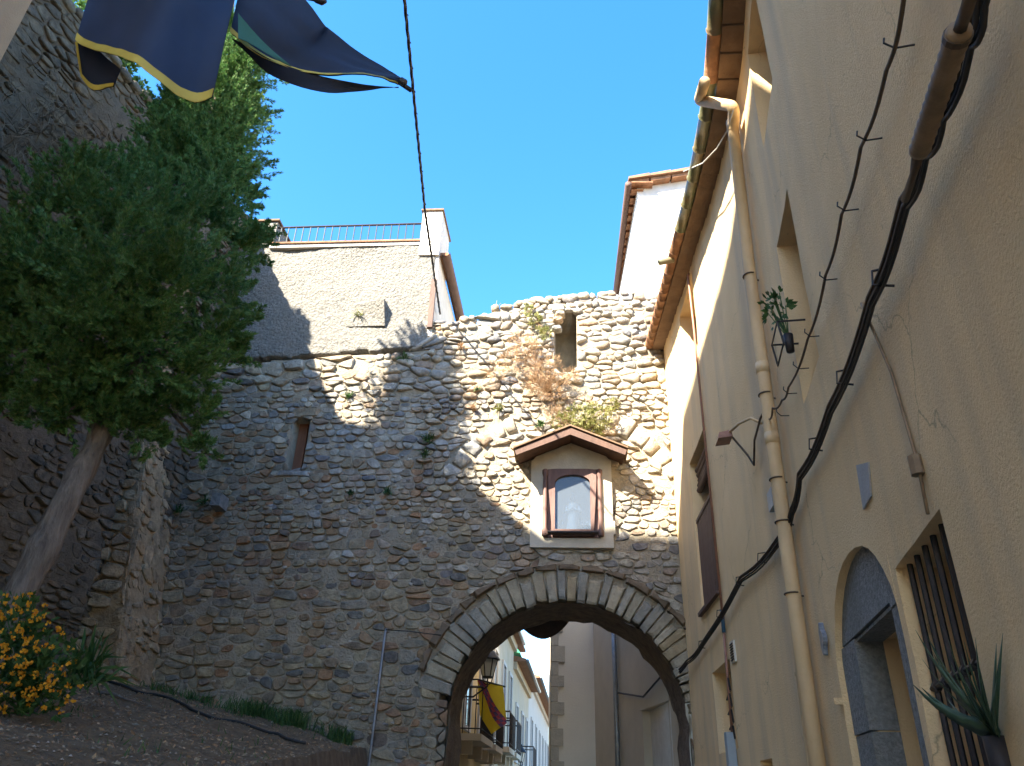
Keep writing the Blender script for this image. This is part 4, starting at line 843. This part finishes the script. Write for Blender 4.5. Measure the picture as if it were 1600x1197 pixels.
row_house('white_row_house', 'white street house farthest down the street, with tiled eave', 42.02, 66, 7.4, [(y, y+1.2, 3.4, 5.6) for y in (44, 48, 52, 56, 60, 63.5)] + [(y, y+1.2, .6, 2.4) for y in (46, 52, 58)], 'house_white', .55)
# street lanterns on brackets
def lantern(label, p, wallp, sc=1.0):
    t_ = thing('street_lamp', label, 'lamp', 'wall lanterns along the street'); p = Vector(p)
    obj('lantern_glass', MB().lathe([(.11*sc,0),(.19*sc,.34*sc)], p, 6), 'bell', t_)
    mb = MB()
    for k in range(6): q = 2*pi*k/6; mb.tube([p+Vector((.113*sc*cos(q),.113*sc*sin(q),0)), p+Vector((.194*sc*cos(q),.194*sc*sin(q),.34*sc))], .012*sc, 4)
    obj('lantern_frame', mb.lathe([(.12*sc,-.03*sc),(.12*sc,0.)], p, 6), 'iron', t_)
    obj('lantern_cap', MB().lathe([(.26*sc,.34*sc),(.25*sc,.37*sc),(.15*sc,.5*sc),(.13*sc,.52*sc),(.07*sc,.56*sc),(.07*sc,.6*sc),(.09*sc,.61*sc),(.05*sc,.66*sc)], p, 8), 'iron', t_, True)
    obj('bracket', MB().tube([Vector(wallp), Vector(wallp).lerp(p, .6)+Vector((0,0,-.25*sc)), p+Vector((0,0,-.2*sc)), p+Vector((0,0,-.02*sc))], .02*sc, 6), 'iron', t_, True)
    for sg in (-1, 1): obj('scroll', MB().tube([p+Vector((sg*.11*sc,0,0)), p+Vector((sg*.08*sc,0,-.13*sc)), p+Vector((0,0,-.18*sc))], .012*sc, 5), 'iron', t_)
    base(t_, wallp)
lantern('black street lantern on a bracket above the yellow banner', at(762,1057,17.6), sM(17.6, 3.6))
lantern('smaller black street lantern far down the street near the frame bottom', at(813,1190,36), sM(36, 2.6), 1.0)
# yellow banner with a checkered diagonal band
yb = thing('yellow_banner', 'yellow banner with a purple and red checkered diagonal band below the lantern', 'banner')
c0, c1, c2_, c3_ = at(746,1063,18.4), at(786,1073,18.2), at(792,1130,18.0), at(750,1118,18.4); tip = at(768,1147,18.2)
def bil(f, g):
    top = c0.lerp(c1, f); bot = c3_.lerp(tip, f*2) if f < .5 else tip.lerp(c2_, f*2-1); p = top.lerp(bot, g); return p + Vector((.0, .07*sin(f*7)*g + .03*sin(g*5+f*4), 0))
obj('cloth', MB().grid([[bil(i/14, j/14) for i in range(15)] for j in range(15)]), 'flag_yellow', yb, True)
for i in range(10):
    for j in range(3):
        g0, g1 = i/10, (i+1)/10; fa = lambda g, jj: -.02 + .82*g + .1*jj - .1*g*0
        q = [bil(min(1,max(0,fa(g0,j))), g0), bil(min(1,max(0,fa(g0,j+1))), g0), bil(min(1,max(0,fa(g1,j+1))), g1), bil(min(1,max(0,fa(g1,j))), g1)]; o_ = Vector((0,-.012,0))
        obj('check', MB().hexa([p+o_ for p in q]+[p+o_*1.6 for p in q]), 'flag_purple' if (i+j) % 2 else 'flag_red', yb)
obj('pole', MB().tube([sM(18.4, c0.z, 0), c0+Vector((0,0,.02)), c1+Vector((.05,0,.0))], .02, 6), 'iron', yb); base(yb, sM(18.4, c0.z, 0))
# dark pointed pennant under the far edge of the vault
pn = thing('dark_pennant', 'dark pointed pennant hanging beneath the crown of the gateway', 'banner')
A, B, T = at(812,960,13.6), at(893,955,13.6), at(852,1000,13.6)
P = []
for j in range(10):
    g = j/9; row = []
    for i in range(13):
        f = i/12; tp_ = A.lerp(B, f); zb = T.z + (tp_.z-.12-T.z)*abs((f-.46)/.54)**1.6; row.append(Vector((tp_.x, tp_.y + .06*sin(f*9)*g, (tp_.z+.25)*(1-g) + zb*g)))
    P.append(row)
obj('cloth', MB().grid(P), 'flag_dark', pn, True); obj('pole', MB().tube([A+Vector((-.3,0,.26)), B+Vector((.3,0,.26))], .02, 6), 'wood', pn); base(pn, A)
# conduit on the gate, left of the arch
cd = thing('steel_conduit', 'thin grey steel conduit climbing the stone wall left of the archway', 'pipe')
obj('pipe', MB().tube([gateM(-1.85,.5,.1), gateM(-1.82,2.08,.1), gateM(-1.79,3.84,.1), gateM(-1.78,3.9,.06)], .02, 7), 'zinc', cd, True)
obj('wire', MB().tube([gateM(-1.78,3.88,.1), gateM(-1.4,3.86,.11), gateM(-.93,3.81,.12)], .008, 5), 'black_cable', cd, True); base(cd, gateM(-1.8, 2, .1))
# overhead cable: a twisted bundle from the terrace house over the street
oc = thing('overhead_cable', 'black twisted cable crossing the sky above the street', 'cable')
A = gateM(-1.47, 9.9, -.3); Bp = at(664,330,9.2); Cp = at(632,0,5.4); Dp = Cp + (Cp-Bp)*1.2 + Vector((0,0,.3))
pts = []
for (p, q) in ((A, Bp), (Bp, Cp), (Cp, Dp)):
    for i in range(40): pts.append(p.lerp(q, i/40))
for k in range(3):
    obj('strand', MB().tube([p + Vector((.012*cos(i*.9+k*2.1), 0, .012*sin(i*.9+k*2.1))) for i, p in enumerate(pts)], .010, 5), 'black_cable', oc, True)
for k in range(22):
    p = pts[6+k*4]; obj('cable_tie', MB().tube([p, p+Vector((.022,-.005,-.004)), p+Vector((.028,0,-.022))], .005, 4), 'black_cable', oc)
base(oc, A)

# ------------------------------------------------------------------ the blue banner overhead
bb = thing('blue_banner', 'navy blue banner with yellow trim billowing overhead at the upper left', 'banner')
def curve(ctrl, t_):   # smooth curve through (px, py, depth) marks
    n = len(ctrl)-1; x = min(max(t_*n, 0), n-1e-6); i = int(x); f = x-i
    p = [ctrl[max(i-1,0)], ctrl[i], ctrl[i+1], ctrl[min(i+2,n)]]
    c = [.5*((2*p[1][k]) + (-p[0][k]+p[2][k])*f + (2*p[0][k]-5*p[1][k]+4*p[2][k]-p[3][k])*f*f + (-p[0][k]+3*p[1][k]-3*p[2][k]+p[3][k])*f**3) for k in range(3)]
    return at(*c)
def sheet(top, bot, nu=28, nv=18, fold=.05, ph=0., kf=9):
    P = []
    for j in range(nv+1):
        g = j/nv; row = []
        for i in range(nu+1):
            f = i/nu; p = curve(top, f).lerp(curve(bot, f), g); row.append(p + Vector((.3, -1, .0))*(fold*(sin(f*kf+ph+g*2.5)*(.4+.6*g) + .5*N(f*5, g*4, ph+kf) + .22*N(f*13+g*4, g*9, ph))))
        P.append(row)
    return P
def cloth(name, P, m, par, th=.006):
    return obj(name, MB().grid(P).grid([[p + Vector((0,th,0)) for p in r] for r in P]), m, par, True)
# front panel
top1 = [(190,-170,4.2),(240,-170,4.0),(300,-170,3.9),(350,-170,3.95),(400,-170,4.1)]
bot1 = [(120,66,4.15),(165,76,3.95),(215,112,3.85),(275,138,3.9),(332,155,4.05)]
P1 = sheet(top1, bot1, 30, 24, .06, .4, 10); pa = cloth('front_panel', P1, 'navy', bb)
# left edge bulges before it turns under
E1 = [[P1[-2][i].lerp(P1[-1][i], .25) + Vector((0,-.012,0)) for i in range(31)], [P1[-1][i] + Vector((0,-.014,-.012)) for i in range(31)]]
cloth('trim', E1, 'trim', pa)
# the hem curling under at the left
u1 = [(119,68,4.2),(150,76,4.16),(188,108,4.12)]; u2 = [(127,118,4.35),(148,140,4.3),(178,138,4.25)]
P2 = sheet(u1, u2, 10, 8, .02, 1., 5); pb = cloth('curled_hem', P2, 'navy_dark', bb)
cloth('trim', [[P2[-2][i].lerp(P2[-1][i], .1) + Vector((0,-.012,0)) for i in range(11)], [P2[-1][i] + Vector((0,-.012,-.01)) for i in range(11)]], 'trim', pb)
cloth('trim', [[P2[j][0] + Vector((-.004,-.01,0)) for j in range(9)], [P2[j][1].lerp(P2[j][0], .2) + Vector((0,-.012,0)) for j in range(9)]], 'trim', pb)
# rear panel running out to the pole end
up3 = [(385,-60,4.3),(455,-20,4.35),(505,38,4.35),(515,46,4.4),(565,80,4.45),(618,114,4.5),(628,126,4.5)]
lo3 = [(360,55,4.25),(378,64,4.25),(425,90,4.3),(490,112,4.35),(555,124,4.4),(600,130,4.45),(622,132,4.5)]
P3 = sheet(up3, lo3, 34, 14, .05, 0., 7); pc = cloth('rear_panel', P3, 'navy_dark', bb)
cloth('trim', [[P3[-2][i].lerp(P3[-1][i], .35) + Vector((0,-.014,0)) for i in range(35)], [P3[-1][i] + Vector((0,-.016,-.006)) for i in range(35)]], 'trim', pc)
lo4 = [(362,58,4.3),(385,78,4.33),(425,112,4.37),(500,137,4.4),(555,138,4.45),(600,134,4.47),(622,133,4.5)]
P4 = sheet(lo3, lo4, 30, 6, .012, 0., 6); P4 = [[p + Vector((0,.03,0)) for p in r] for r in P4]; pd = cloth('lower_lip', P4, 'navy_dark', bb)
g4 = [(372,60,4.18),(385,64,4.19),(420,86,4.22),(455,103,4.26)]; g3 = [(372,20,4.17),(390,42,4.18),(425,78,4.22),(455,103,4.26)]
cloth('green_stripe', sheet(g3, g4, 14, 5, .005), 'green_cloth', pc)
pe = at(642,141,4.5); obj('pole', MB().tube([at(380,-20,4.6), at(612,121,4.52), pe], .02, 8), 'iron', bb, True)
obj('pole_clamp', MB().tube([at(626,126,4.47), at(633,130,4.47)], .032, 8), 'iron', bb); base(bb, at(380,-20,4.6))
rdm = thing('flag_rod', 'dark rod end poking in at the top edge beside the blue banner', 'rod')
obj('rod', MB().tube([at(420,-14,4.9), at(498,1,4.9)], .017, 8), 'iron', rdm); obj('finial', MB().tube([at(494,0,4.9), at(503,3,4.88), at(509,2,4.86)], [.03,.034,.018], 8), 'iron', rdm, True); base(rdm, at(420,-14,4.9))

# ------------------------------------------------------------------ vegetation
rs = np.random.RandomState(3)
def rot_to(d):     # rows: two side axes and d, for arrays of unit vectors
    a = np.where(np.abs(d[:, 2:3]) < .9, np.array([[0,0,1.]]), np.array([[1.,0,0]])); x = np.cross(d, a); x /= np.linalg.norm(x, axis=1, keepdims=True); return x, np.cross(x, d)
def sprays(C, D, L, W, nb, fan=1.1):
    """flat fans of narrow leaf blades: C centres, D directions; nb blades each"""
    n = len(C); X, Y = rot_to(D); th = rs.uniform(0, 2*pi, (n,1)); S = X*np.cos(th) + Y*np.sin(th); T = np.cross(S, D); V = []; 
    for b in range(nb):
        f = (b+.5)/nb; q = (f-.5)*fan*2 + rs.uniform(-.25, .25, (n,1)); l = L*(1-.5*abs(f-.5))*rs.uniform(.7, 1.25, (n,1)); up = rs.uniform(-.35, .35, (n,1))
        d = D*np.cos(q) + S*np.sin(q) + T*up; o = C + D*(L*.5*f*rs.uniform(0, 1, (n,1))); p = np.cross(d, T + .3*S); p /= np.linalg.norm(p, axis=1, keepdims=True)+1e-9
        m = o + d*l*.55; V += [np.stack([o, m + p*W, o + d*l], 1), np.stack([o, o + d*l, m - p*W], 1)]
    V = np.concatenate(V, 0).reshape(-1, 3); return V, np.arange(len(V)).reshape(-1, 3)
def unit(a): return a/np.linalg.norm(a, axis=1, keepdims=True)
# the leaning cypress-like tree
tree = thing('conifer_tree', 'dark green conifer leaning over the bank in front of the left wall', 'tree')
TR = [at(-35,1050,6.7), at(25,940,6.8), at(95,800,6.95), at(160,670,7.2), at(215,560,7.5), at(255,430,7.9), at(290,300,8.2), at(335,160,8.4), at(365,0,8.5)]
TR[0].z = 2.1
RT = [.16,.135,.12,.11,.1,.085,.07,.05,.02]; TP, TQ = [], []
for i in range(8*10+1):
    k, f = min(i//10, 7), (i - 10*min(i//10, 7))/10; TP.append(TR[k].lerp(TR[k+1], f) + Vector((.03*N(i*.17, 1), .03*N(i*.17, 5), 0))); TQ.append((RT[k]+(RT[k+1]-RT[k])*f)*(1+.16*N(i*.35, 9)))
tm = MB().tube(TP, TQ, 16); tm.v = [tuple(Vector(v) + Vector((1, .6, 0))*.022*N(v[0]*9, v[1]*9, v[2]*2.5)) for v in tm.v]
obj('trunk', tm, 'bark', tree, True)
CL = [(372,52,30,0),(262,215,42,0),(255,245,42,0),(285,175,40,0),(265,275,45,0),(110,640,45,-.2),(170,655,42,-.1),(60,650,32,-.2),(205,668,34,0),(130,600,50,-.3),(345,75,38,.1),(385,80,34,.2),(330,110,48,0),(375,120,45,.1),(310,150,50,.1),(350,165,55,.1),(375,190,40,.2),(320,205,60,0),(355,235,50,.1),(300,250,60,0),(345,290,52,.1),(375,310,30,.2),(392,90,26,.3),(368,120,34,.2),(335,160,40,.1),(362,175,32,.3),(300,190,40,0),(345,215,40,.3),(305,235,48,-.1),(275,265,48,.1),(345,275,38,.3),(235,290,48,.1),(180,295,45,-.2),(125,285,42,-.2),(95,330,55,-.3),(165,360,65,-.4),(245,355,75,-.2),(320,345,60,.1),(372,385,42,.4),(30,395,60,-.3),(90,440,75,-.5),(180,450,85,-.6),(270,445,80,-.4),(345,450,48,.2),(368,500,32,.4),(330,530,50,.2),(362,560,30,.4),(300,590,50,.1),(310,650,32,.3),(318,700,24,.4),(220,550,80,-.3),(125,530,85,-.5),(30,490,70,-.4),(40,570,50,-.3),(150,610,55,-.1),(225,640,42,.1),(75,625,36,-.1),(280,640,30,.2),(-40,450,70,-.3),(-50,540,60,-.3),(15,620,25,0),(402,375,22,.5),(255,180,22,.1),(385,150,22,.3),(410,100,12,.3),(250,690,20,.2)]
AC, AD = [], []
mb = MB()
for (px, py, r, dy) in CL:
    y = 7.15 + dy + max(0, min(1.35, (420-py)/200*1.35))*min(1, max(0, (px-120)/130)); c = np.array(at(px, py, y)); R_ = r/1200*np.linalg.norm(c-CAM); n = int(520*(R_/.33)**2)
    # each clump is a handful of feathery plumes pointing out and up
    npl = max(9, int(30*(R_/.33)**1.7)); td = unit(rs.normal(size=(npl, 3)) + np.array([0, -.15, .15])); st0 = c + td*R_*rs.uniform(.05, .65, (npl,1)); ax = unit(td*.8 + np.array([.12, -.1, .55]) + rs.normal(size=(npl,3))*.3); ln = R_*rs.uniform(.55, 1.2, (npl,1)); wd = rs.uniform(.035, .065, (npl,1))
    nb_ = 54; f = rs.uniform(0, 1, (npl, nb_, 1)); side = unit(rs.normal(size=(npl*nb_, 3))).reshape(npl, nb_, 3); p = st0[:,None]+ax[:,None]*ln[:,None]*f + side*wd[:,None]*(1.05-f)*rs.uniform(.3, 1, (npl,nb_,1)); dd = ax[:,None]*1.0 + side*.55 + rs.normal(size=(npl,nb_,3))*.15
    AC.append(p.reshape(-1, 3)); AD.append(unit(dd.reshape(-1, 3)))
    j = min(range(4, 9), key=lambda i: (TR[i]-Vector(c)).length + (1.5 if TR[i].z > c[2]+.2 else 0)); a = TR[j]; m_ = a.lerp(Vector(c), .5) + Vector((0,0,-.08)); obj('branch', MB().tube([a, m_, Vector(c)], [.035,.024,.01], 5), 'bark', tree, True)
V, F = sprays(np.concatenate(AC), np.concatenate(AD), .055, .0055, 5, .55)
nmesh('crown', V, F, 'foliage', tree); base(tree, TR[0])

def tuft(name, label, cat, p, n, L, W, mt, up=(0,-.2,1), spread=.7, droop=.3, group=None):
    """a tuft of bent blades"""
    t_ = thing(name, label, cat, group); p = Vector(p); mb = MB()
    for k in range(n):
        d = (Vector(up).normalized() + Vector((rnd.gauss(0,1), rnd.gauss(0,1), rnd.gauss(0,1)))*spread).normalized(); l = L*rnd.uniform(.5, 1.15); sd = d.cross(Vector((rnd.gauss(0,1), rnd.gauss(0,1), rnd.gauss(0,1)))).normalized()*W
        o = p + Vector((rnd.gauss(0,1), rnd.gauss(0,.3), rnd.gauss(0,1)))*L*.12; m_ = o + d*l*.55; e = o + d*l + Vector((0,0,-droop*l))
        mb.add([o-sd*.6, o+sd*.6, m_+sd, m_-sd, e], [(0,1,2,3), (3,2,4)])
    obj('blades', mb, mt, t_); base(t_, p); return t_
def bush(name, label, cat, cps, L, W, nb, mt, twm, twigs, group=None, fan=1.0, updir=(0,-.3,.3)):
    """leafy or twiggy plant: blobs (centre, radius, n) hung with sprays, thin twigs from the root"""
    t_ = thing(name, label, cat, group); A, D = [], []; root = Vector(twigs)
    mb = MB()
    for c, r, n in cps:
        c = np.array(c); d = unit(rs.normal(size=(n, 3))); p = c + d*r*rs.uniform(.1, 1, (n,1))**.6*np.array([1,.55,1]); A.append(p); D.append(unit(d + np.array(updir) + rs.normal(size=(n,3))*.4))
        for k in range(max(3, n//14)):
            e = Vector(p[rs.randint(n)]); mb.tube([root + Vector(rs.normal(size=3)*.02), root.lerp(e, .5) + Vector(rs.normal(size=3)*.03), e], [.007,.005,.002], 4)
    obj('stems', mb, twm, t_); V, F = sprays(np.concatenate(A), np.concatenate(D), L, W, nb, fan); nmesh('leaves', V, F, mt, t_); base(t_, root); return t_
def gp(px, py, wo=.1): u, z = on_gate(px, py, wo); return gateM(u, z, wo)
bush('dry_bush', 'dried brown bush clinging to the wall left of the niche', 'bush', [(gp(820,540,.25),.3,160),(gp(850,575,.3),.3,170),(gp(800,560,.2),.22,90),(gp(865,610,.25),.25,130),(gp(840,600,.25),.22,100),(gp(890,590,.15),.15,60),(gp(775,580,.15),.18,50),(gp(870,650,.2),.2,70)], .1, .0045, 5, 'dry', 'dry', gp(860,610,.02))
bush('yellow_shrub', 'yellowish green shrub growing right above the shrine roof', 'shrub', [(gp(905,650,.25),.25,150),(gp(935,650,.25),.25,140),(gp(925,675,.2),.2,100),(gp(880,660,.2),.18,70),(gp(955,630,.15),.12,40)], .075, .008, 5, 'yellow_green', 'dry', gp(915,665,.02))
bush('niche_shrub', 'small green and yellow shrub hanging beside the top of the niche', 'shrub', [(gp(835,500,.15),.14,50),(gp(850,520,.15),.12,50),(gp(825,485,.12),.1,30)], .08, .008, 5, 'yellow_green', 'dry', gp(842,505,.02))
for k, (px, py, L, mt, lab) in enumerate([(632,560,.22,'leaf','green tuft sprouting just below the roughcast wall'),(668,690,.24,'leaf','green tuft midway up the wall, left of the old arch haunch'),(664,712,.2,'leaf','lower tuft of the pair left of the old arch haunch'),(607,770,.16,'leaf','green tuft in the shaded wall right of the slot window'),(548,772,.13,'leaf','small tuft in the shaded wall below the slot window'),(562,495,.2,'yellow_green','yellow green tuft on the roughcast block'),(845,665,.16,'leaf','bright green tuft left of the shrine roof ridge'),(745,610,.14,'leaf','small tuft at the edge of the sunlit stones'),(780,640,.2,'yellow_green','pale grassy tuft in the sunlit stones above the old arch'),(320,785,.2,'leaf','tuft beside the stone corbel'),(278,800,.2,'leaf','tuft between the buttress and the corbel'),(545,620,.15,'leaf','small tuft right of the slot window top'),(890,700,.12,'dry','dry tuft behind the shrine ridge'),(720,545,.18,'dry','dry tuft under the wall crest'),(740,640,.15,'dry','dry tuft beside the sunlit edge')]):
    tuft('wall_tuft', lab, 'plant', gp(px, py, .03), 36, L, .009, mt, (0,-.8,.5), .6, .35, 'plants rooted in the gate wall')
st_ = thing('dead_stalk', 'bleached dead stalk standing on the crest of the wall', 'plant'); p = gp(775,498,-.2)
obj('stalk', MB().tube([p, p+Vector((-.02,0,.2)), p+Vector((.0,0,.42))], [.012,.009,.003], 5).tube([p+Vector((-.01,0,.15)), p+Vector((-.09,0,.3))], [.008,.003], 4).tube([p+Vector((-.015,0,.22)), p+Vector((.08,0,.36))], [.008,.003], 4), 'dry', st_); base(st_, p)
# marigold-like bush, spiky clump, grass along the foot of the wall
fb = [(at(30,1010,6.0),.3,190),(at(75,1050,5.9),.22,120),(at(10,1060,5.9),.26,140),(at(20,970,6.1),.22,110),(at(85,1085,5.9),.16,60)]
fl = bush('flower_bush', 'bush of orange blossoms at the foot of the leaning tree', 'bush', fb, .06, .012, 5, 'leaf', 'leaf', at(40,1110,6.0), updir=(.1,-.3,.6))
mb = MB()
for c, r, n in fb:
    for k in range(int(n*.36)):
        d = Vector((rnd.gauss(0,1), rnd.gauss(-.8,.6), rnd.gauss(.2,1))).normalized(); q = Vector(c) + Vector((d.x*r, d.y*r*.7, d.z*r))*rnd.uniform(.85,1.12)
        for j in range(7):
            e = Vector((rnd.gauss(0,1), rnd.gauss(0,1), rnd.gauss(0,1))).normalized(); sd = e.cross(Vector((.3,1,.2))).normalized()*.011; mb.add([q, q+e*.016+sd, q+e*.024, q+e*.016-sd], [(0,1,2,3)])
tag(obj('blossoms', mb, 'blossom', fl), kind='stuff')
tuft('spiky_plant', 'spiky dark green clump between the flower bush and the buttress', 'plant', at(130,1060,7.0), 60, .5, .014, 'leaf', (0,-.1,1), .55, .25)
mb = MB()
for k in range(6500):
    u = rnd.uniform(-5.4, -2.1); dy = abs(rnd.gauss(0, .38)); p = gateM(u, 0, .05+dy); p.z = bank_z(p.x, p.y)
    if N(p.x*2.6, p.y*2.6, 7.7) + .35*N(p.x*9, p.y*9) < -.02 + .5*rnd.random(): continue
    l = rnd.uniform(.05, .34)**1.15*(1.2 if p.x > -4 else .7); d = Vector((rnd.gauss(0,.3), rnd.gauss(0,.3), 1)).normalized(); sd = Vector((rnd.gauss(0,1), rnd.gauss(0,1), 0)).normalized()*.006; m_ = p+d*l*.6; e = p+d*l+Vector((rnd.gauss(0,.2), rnd.gauss(0,.2), -.2))*l
    mb.add([p-sd, p+sd, m_+sd, m_-sd, e], [(0,1,2,3),(3,2,4)])
for k in range(900):
    p = Vector((rnd.uniform(-5.5,-1.9), rnd.uniform(4, 11.5), 0))
    if N(p.x*1.1, p.y*1.1, 4) < .15: continue
    p.z = bank_z(p.x, p.y); l = rnd.uniform(.04, .12); d = Vector((rnd.gauss(0,.5), rnd.gauss(0,.5), 1)).normalized(); sd = Vector((rnd.gauss(0,1), rnd.gauss(0,1), 0)).normalized()*.006; mb.add([p-sd, p+sd, p+d*l], [(0,1,2)])
tag(obj('bank_grass', mb, 'leaf'), 'sparse green grass along the foot of the stone wall', 'grass', kind='stuff')
mb = MB()
for k in range(9000):
    p = Vector((rnd.uniform(-6,-1.85), rnd.uniform(3.5, 11.8), 0)); p.z = bank_z(p.x, p.y); r = rnd.uniform(.005, .016) if rnd.random() < .97 else rnd.uniform(.016, .03); q = rnd.uniform(0, pi)
    mb.add([p+Vector((r*cos(q),r*sin(q),0)), p+Vector((-r*sin(q),r*cos(q),0)), p+Vector((-r*cos(q),-r*sin(q),0)), p+Vector((r*sin(q),-r*cos(q),0)), p+Vector((0,0,r*.75))], [(0,1,4),(1,2,4),(2,3,4),(3,0,4)])
tag(obj('litter', mb, 'litter'), 'small stones and crumbs scattered over the earth bank', 'gravel', kind='stuff')
def lie(pts, dz): return [Vector((x, y, bank_z(x, y)+dz)) for x, y in pts]
h_ = tag(obj('garden_hose', MB().tube(lie([(-5.4+i*.12, 10.7-.045*i + .2*N(i*.14, 2) + .0) for i in range(28)], .02), .018, 6), 'black_cable', None, True), 'black irrigation hose lying along the bank below the buttress', 'hose')
for (x, y, a, l, lab) in ((-3.75, 6.2, .2, .55, 'dry stick lying on the earth below the flower bush'), (-4.3, 8.8, .1, .5, 'dry stick lying on the earth in front of the buttress')):
    tag(obj('stick', MB().tube(lie([(x+l*f*cos(a), y+l*f*sin(a)+.03*sin(f*6)) for f in np.linspace(0,1,7)], .02), [.018,.017,.016,.014,.012,.009,.005], 6), 'bark', None, True), lab, 'stick', 'sticks on the bank')
# dry creeper on the left wall
lc = thing('dry_creeper', 'mat of dry grey creeper stems hanging on the left wall', 'creeper'); mb = MB()
def on_left(px, py):
    d = ray(px, py); n_ = np.array([cos(LAZ), -sin(LAZ), 0]); o = np.array([-5.6, 12.45, 0]); t_ = ((o-CAM)@n_)/(d@n_); return Vector(CAM + d*t_)
for k in range(420):
    p = on_left(rnd.gauss(60, 55), rnd.gauss(215, 45)); nrm = Vector((cos(LAZ), -sin(LAZ), 0)); p += nrm*rnd.uniform(.03, .25); pts = [p]; d = Vector((rnd.gauss(0,.5), rnd.gauss(0,.5), rnd.gauss(-.4,.7))).normalized()
    for j in range(4): d = (d + Vector((rnd.gauss(0,.4), rnd.gauss(0,.4), -.25))).normalized(); pts.append(pts[-1] + d*.11)
    mb.tube(pts, [.006,.005,.005,.004,.002], 3, False)
tag(obj('stems', mb, 'dry_grey', lc), kind='stuff'); base(lc, on_left(60, 215))
# window plant in an iron holder
wp = thing('window_plant', 'leafy green plant in an iron holder on the upper window ledge', 'plant'); A, D = [], []
pc_ = np.array(wallM(7.12, 4.88, .12)); n = 46; d = unit(rs.normal(size=(n,3)) + np.array([-.2,0,.3])); p = pc_ + d*np.array([.1,.12,.15])*rs.uniform(.5,1,(n,1)); V, F = sprays(p, d, .055, .013, 3, .8); nmesh('leaves', V, F, 'leaf', wp)
mb = MB()
for k in range(14): mb.tube([wallM(7.15,4.6,.08), Vector(p[k*3])], .004, 4)
obj('stems', mb, 'leaf', wp)
obj('pot', MB().tube([wallM(7.14,4.5,.08), wallM(7.14,4.64,.08)], [.028,.036], 10), 'iron', wp, True)
obj('holder', MB().tube([wallM(6.98,4.66,-.02), wallM(6.98,4.66,.17), wallM(7.3,4.66,.17), wallM(7.3,4.66,-.02)], .008, 5).tube([wallM(6.98,4.66,.17), wallM(6.98,4.48,.15), wallM(7.3,4.48,.15), wallM(7.3,4.66,.17)], .008, 5), 'iron', wp)
base(wp, wallM(7.14, 4.5, .05))
# aloe behind and through the bars
al = thing('aloe_plant', 'spiky aloe plant spilling through the bars of the low window', 'plant'); pb_ = wallM(*on_wall_w(1552,1140,.02))
for k in range(22):
    q = 2*pi*k/22*2.4; e = rnd.uniform(.15, .8); l = rnd.uniform(.22, .38); out_ = (wallM(9.0,1.72,.1)-wallM(9.0,1.72,0)).normalized(); sdv = (wallM(9.1,1.72,0)-wallM(9.0,1.72,0)).normalized()
    d = (sdv*cos(q)*.9 + out_*(abs(sin(q))*.35+.1) + Vector((0,0,e))).normalized(); sd = d.cross(out_).normalized(); pts = []
    for j in range(7):
        f = j/6; pts.append((pb_ + d*l*f + Vector((0,0,.35*l*f*f - .22*l*f)) - out_*(.12*l*f*f) + sdv*(.03*sin(k)), (.03*(1-f)**.8 + .001)))
    V = []
    for (c, r) in pts: V += [c - sd*r, c - out_*r*.35 - Vector((0,0,r*.3)), c + sd*r, c + out_*r*.15]
    obj('leaf', MB().add(V, [(i*4+a, i*4+(a+1) % 4, (i+1)*4+(a+1) % 4, (i+1)*4+a) for i in range(6) for a in range(4)]), 'aloe', al, True)
obj('pot', MB().tube([pb_ + Vector((0,0,-.26)), pb_ + Vector((0,0,-.02))], [.03,.04], 12), 'iron', al, True); base(al, pb_ + Vector((0,0,-.26)))

pw = thing('pale_wire', 'thin pale wire looping from the downpipe elbow up to the gutter', 'wire')
obj('wire', MB().tube([wallM(*on_wall_w(*q)) for q in ((1146,172,.12),(1136,205,.16),(1120,232,.2),(1098,255,.26),(1068,268,.35))], .007, 6), 'bell', pw, True); base(pw, wallM(*on_wall_w(1146,172,.12)))

bush('wall_top_shrub', 'rounded shrub growing on top of the left wall behind the banner', 'shrub', [((-7.25,9.2,12.9),.5,700),((-7.0,9.6,12.5),.35,300),((-7.6,8.8,13.3),.5,450)], .09, .02, 5, 'foliage', 'bark', (-6.9,9.1,12.0))

mb = MB()
for k in range(2400):
    p = Vector((rnd.uniform(-6,-1.85), rnd.uniform(3.5, 11.8), 0)); p.z = bank_z(p.x, p.y) + .006; a = Vector((rnd.gauss(0,1), rnd.gauss(0,1), rnd.gauss(0,.35))).normalized()*rnd.uniform(.01,.035); b = Vector((rnd.gauss(0,1), rnd.gauss(0,1), rnd.gauss(0,.35))).normalized()*rnd.uniform(.006,.014)
    mb.add([p-a, p-b, p+a+Vector((0,0,.008)), p+b+Vector((0,0,.006))], [(0,1,2,3)])
tag(obj('dry_leaves', mb, 'dry'), 'dry leaves and needles strewn over the earth bank', 'leaves', kind='stuff')
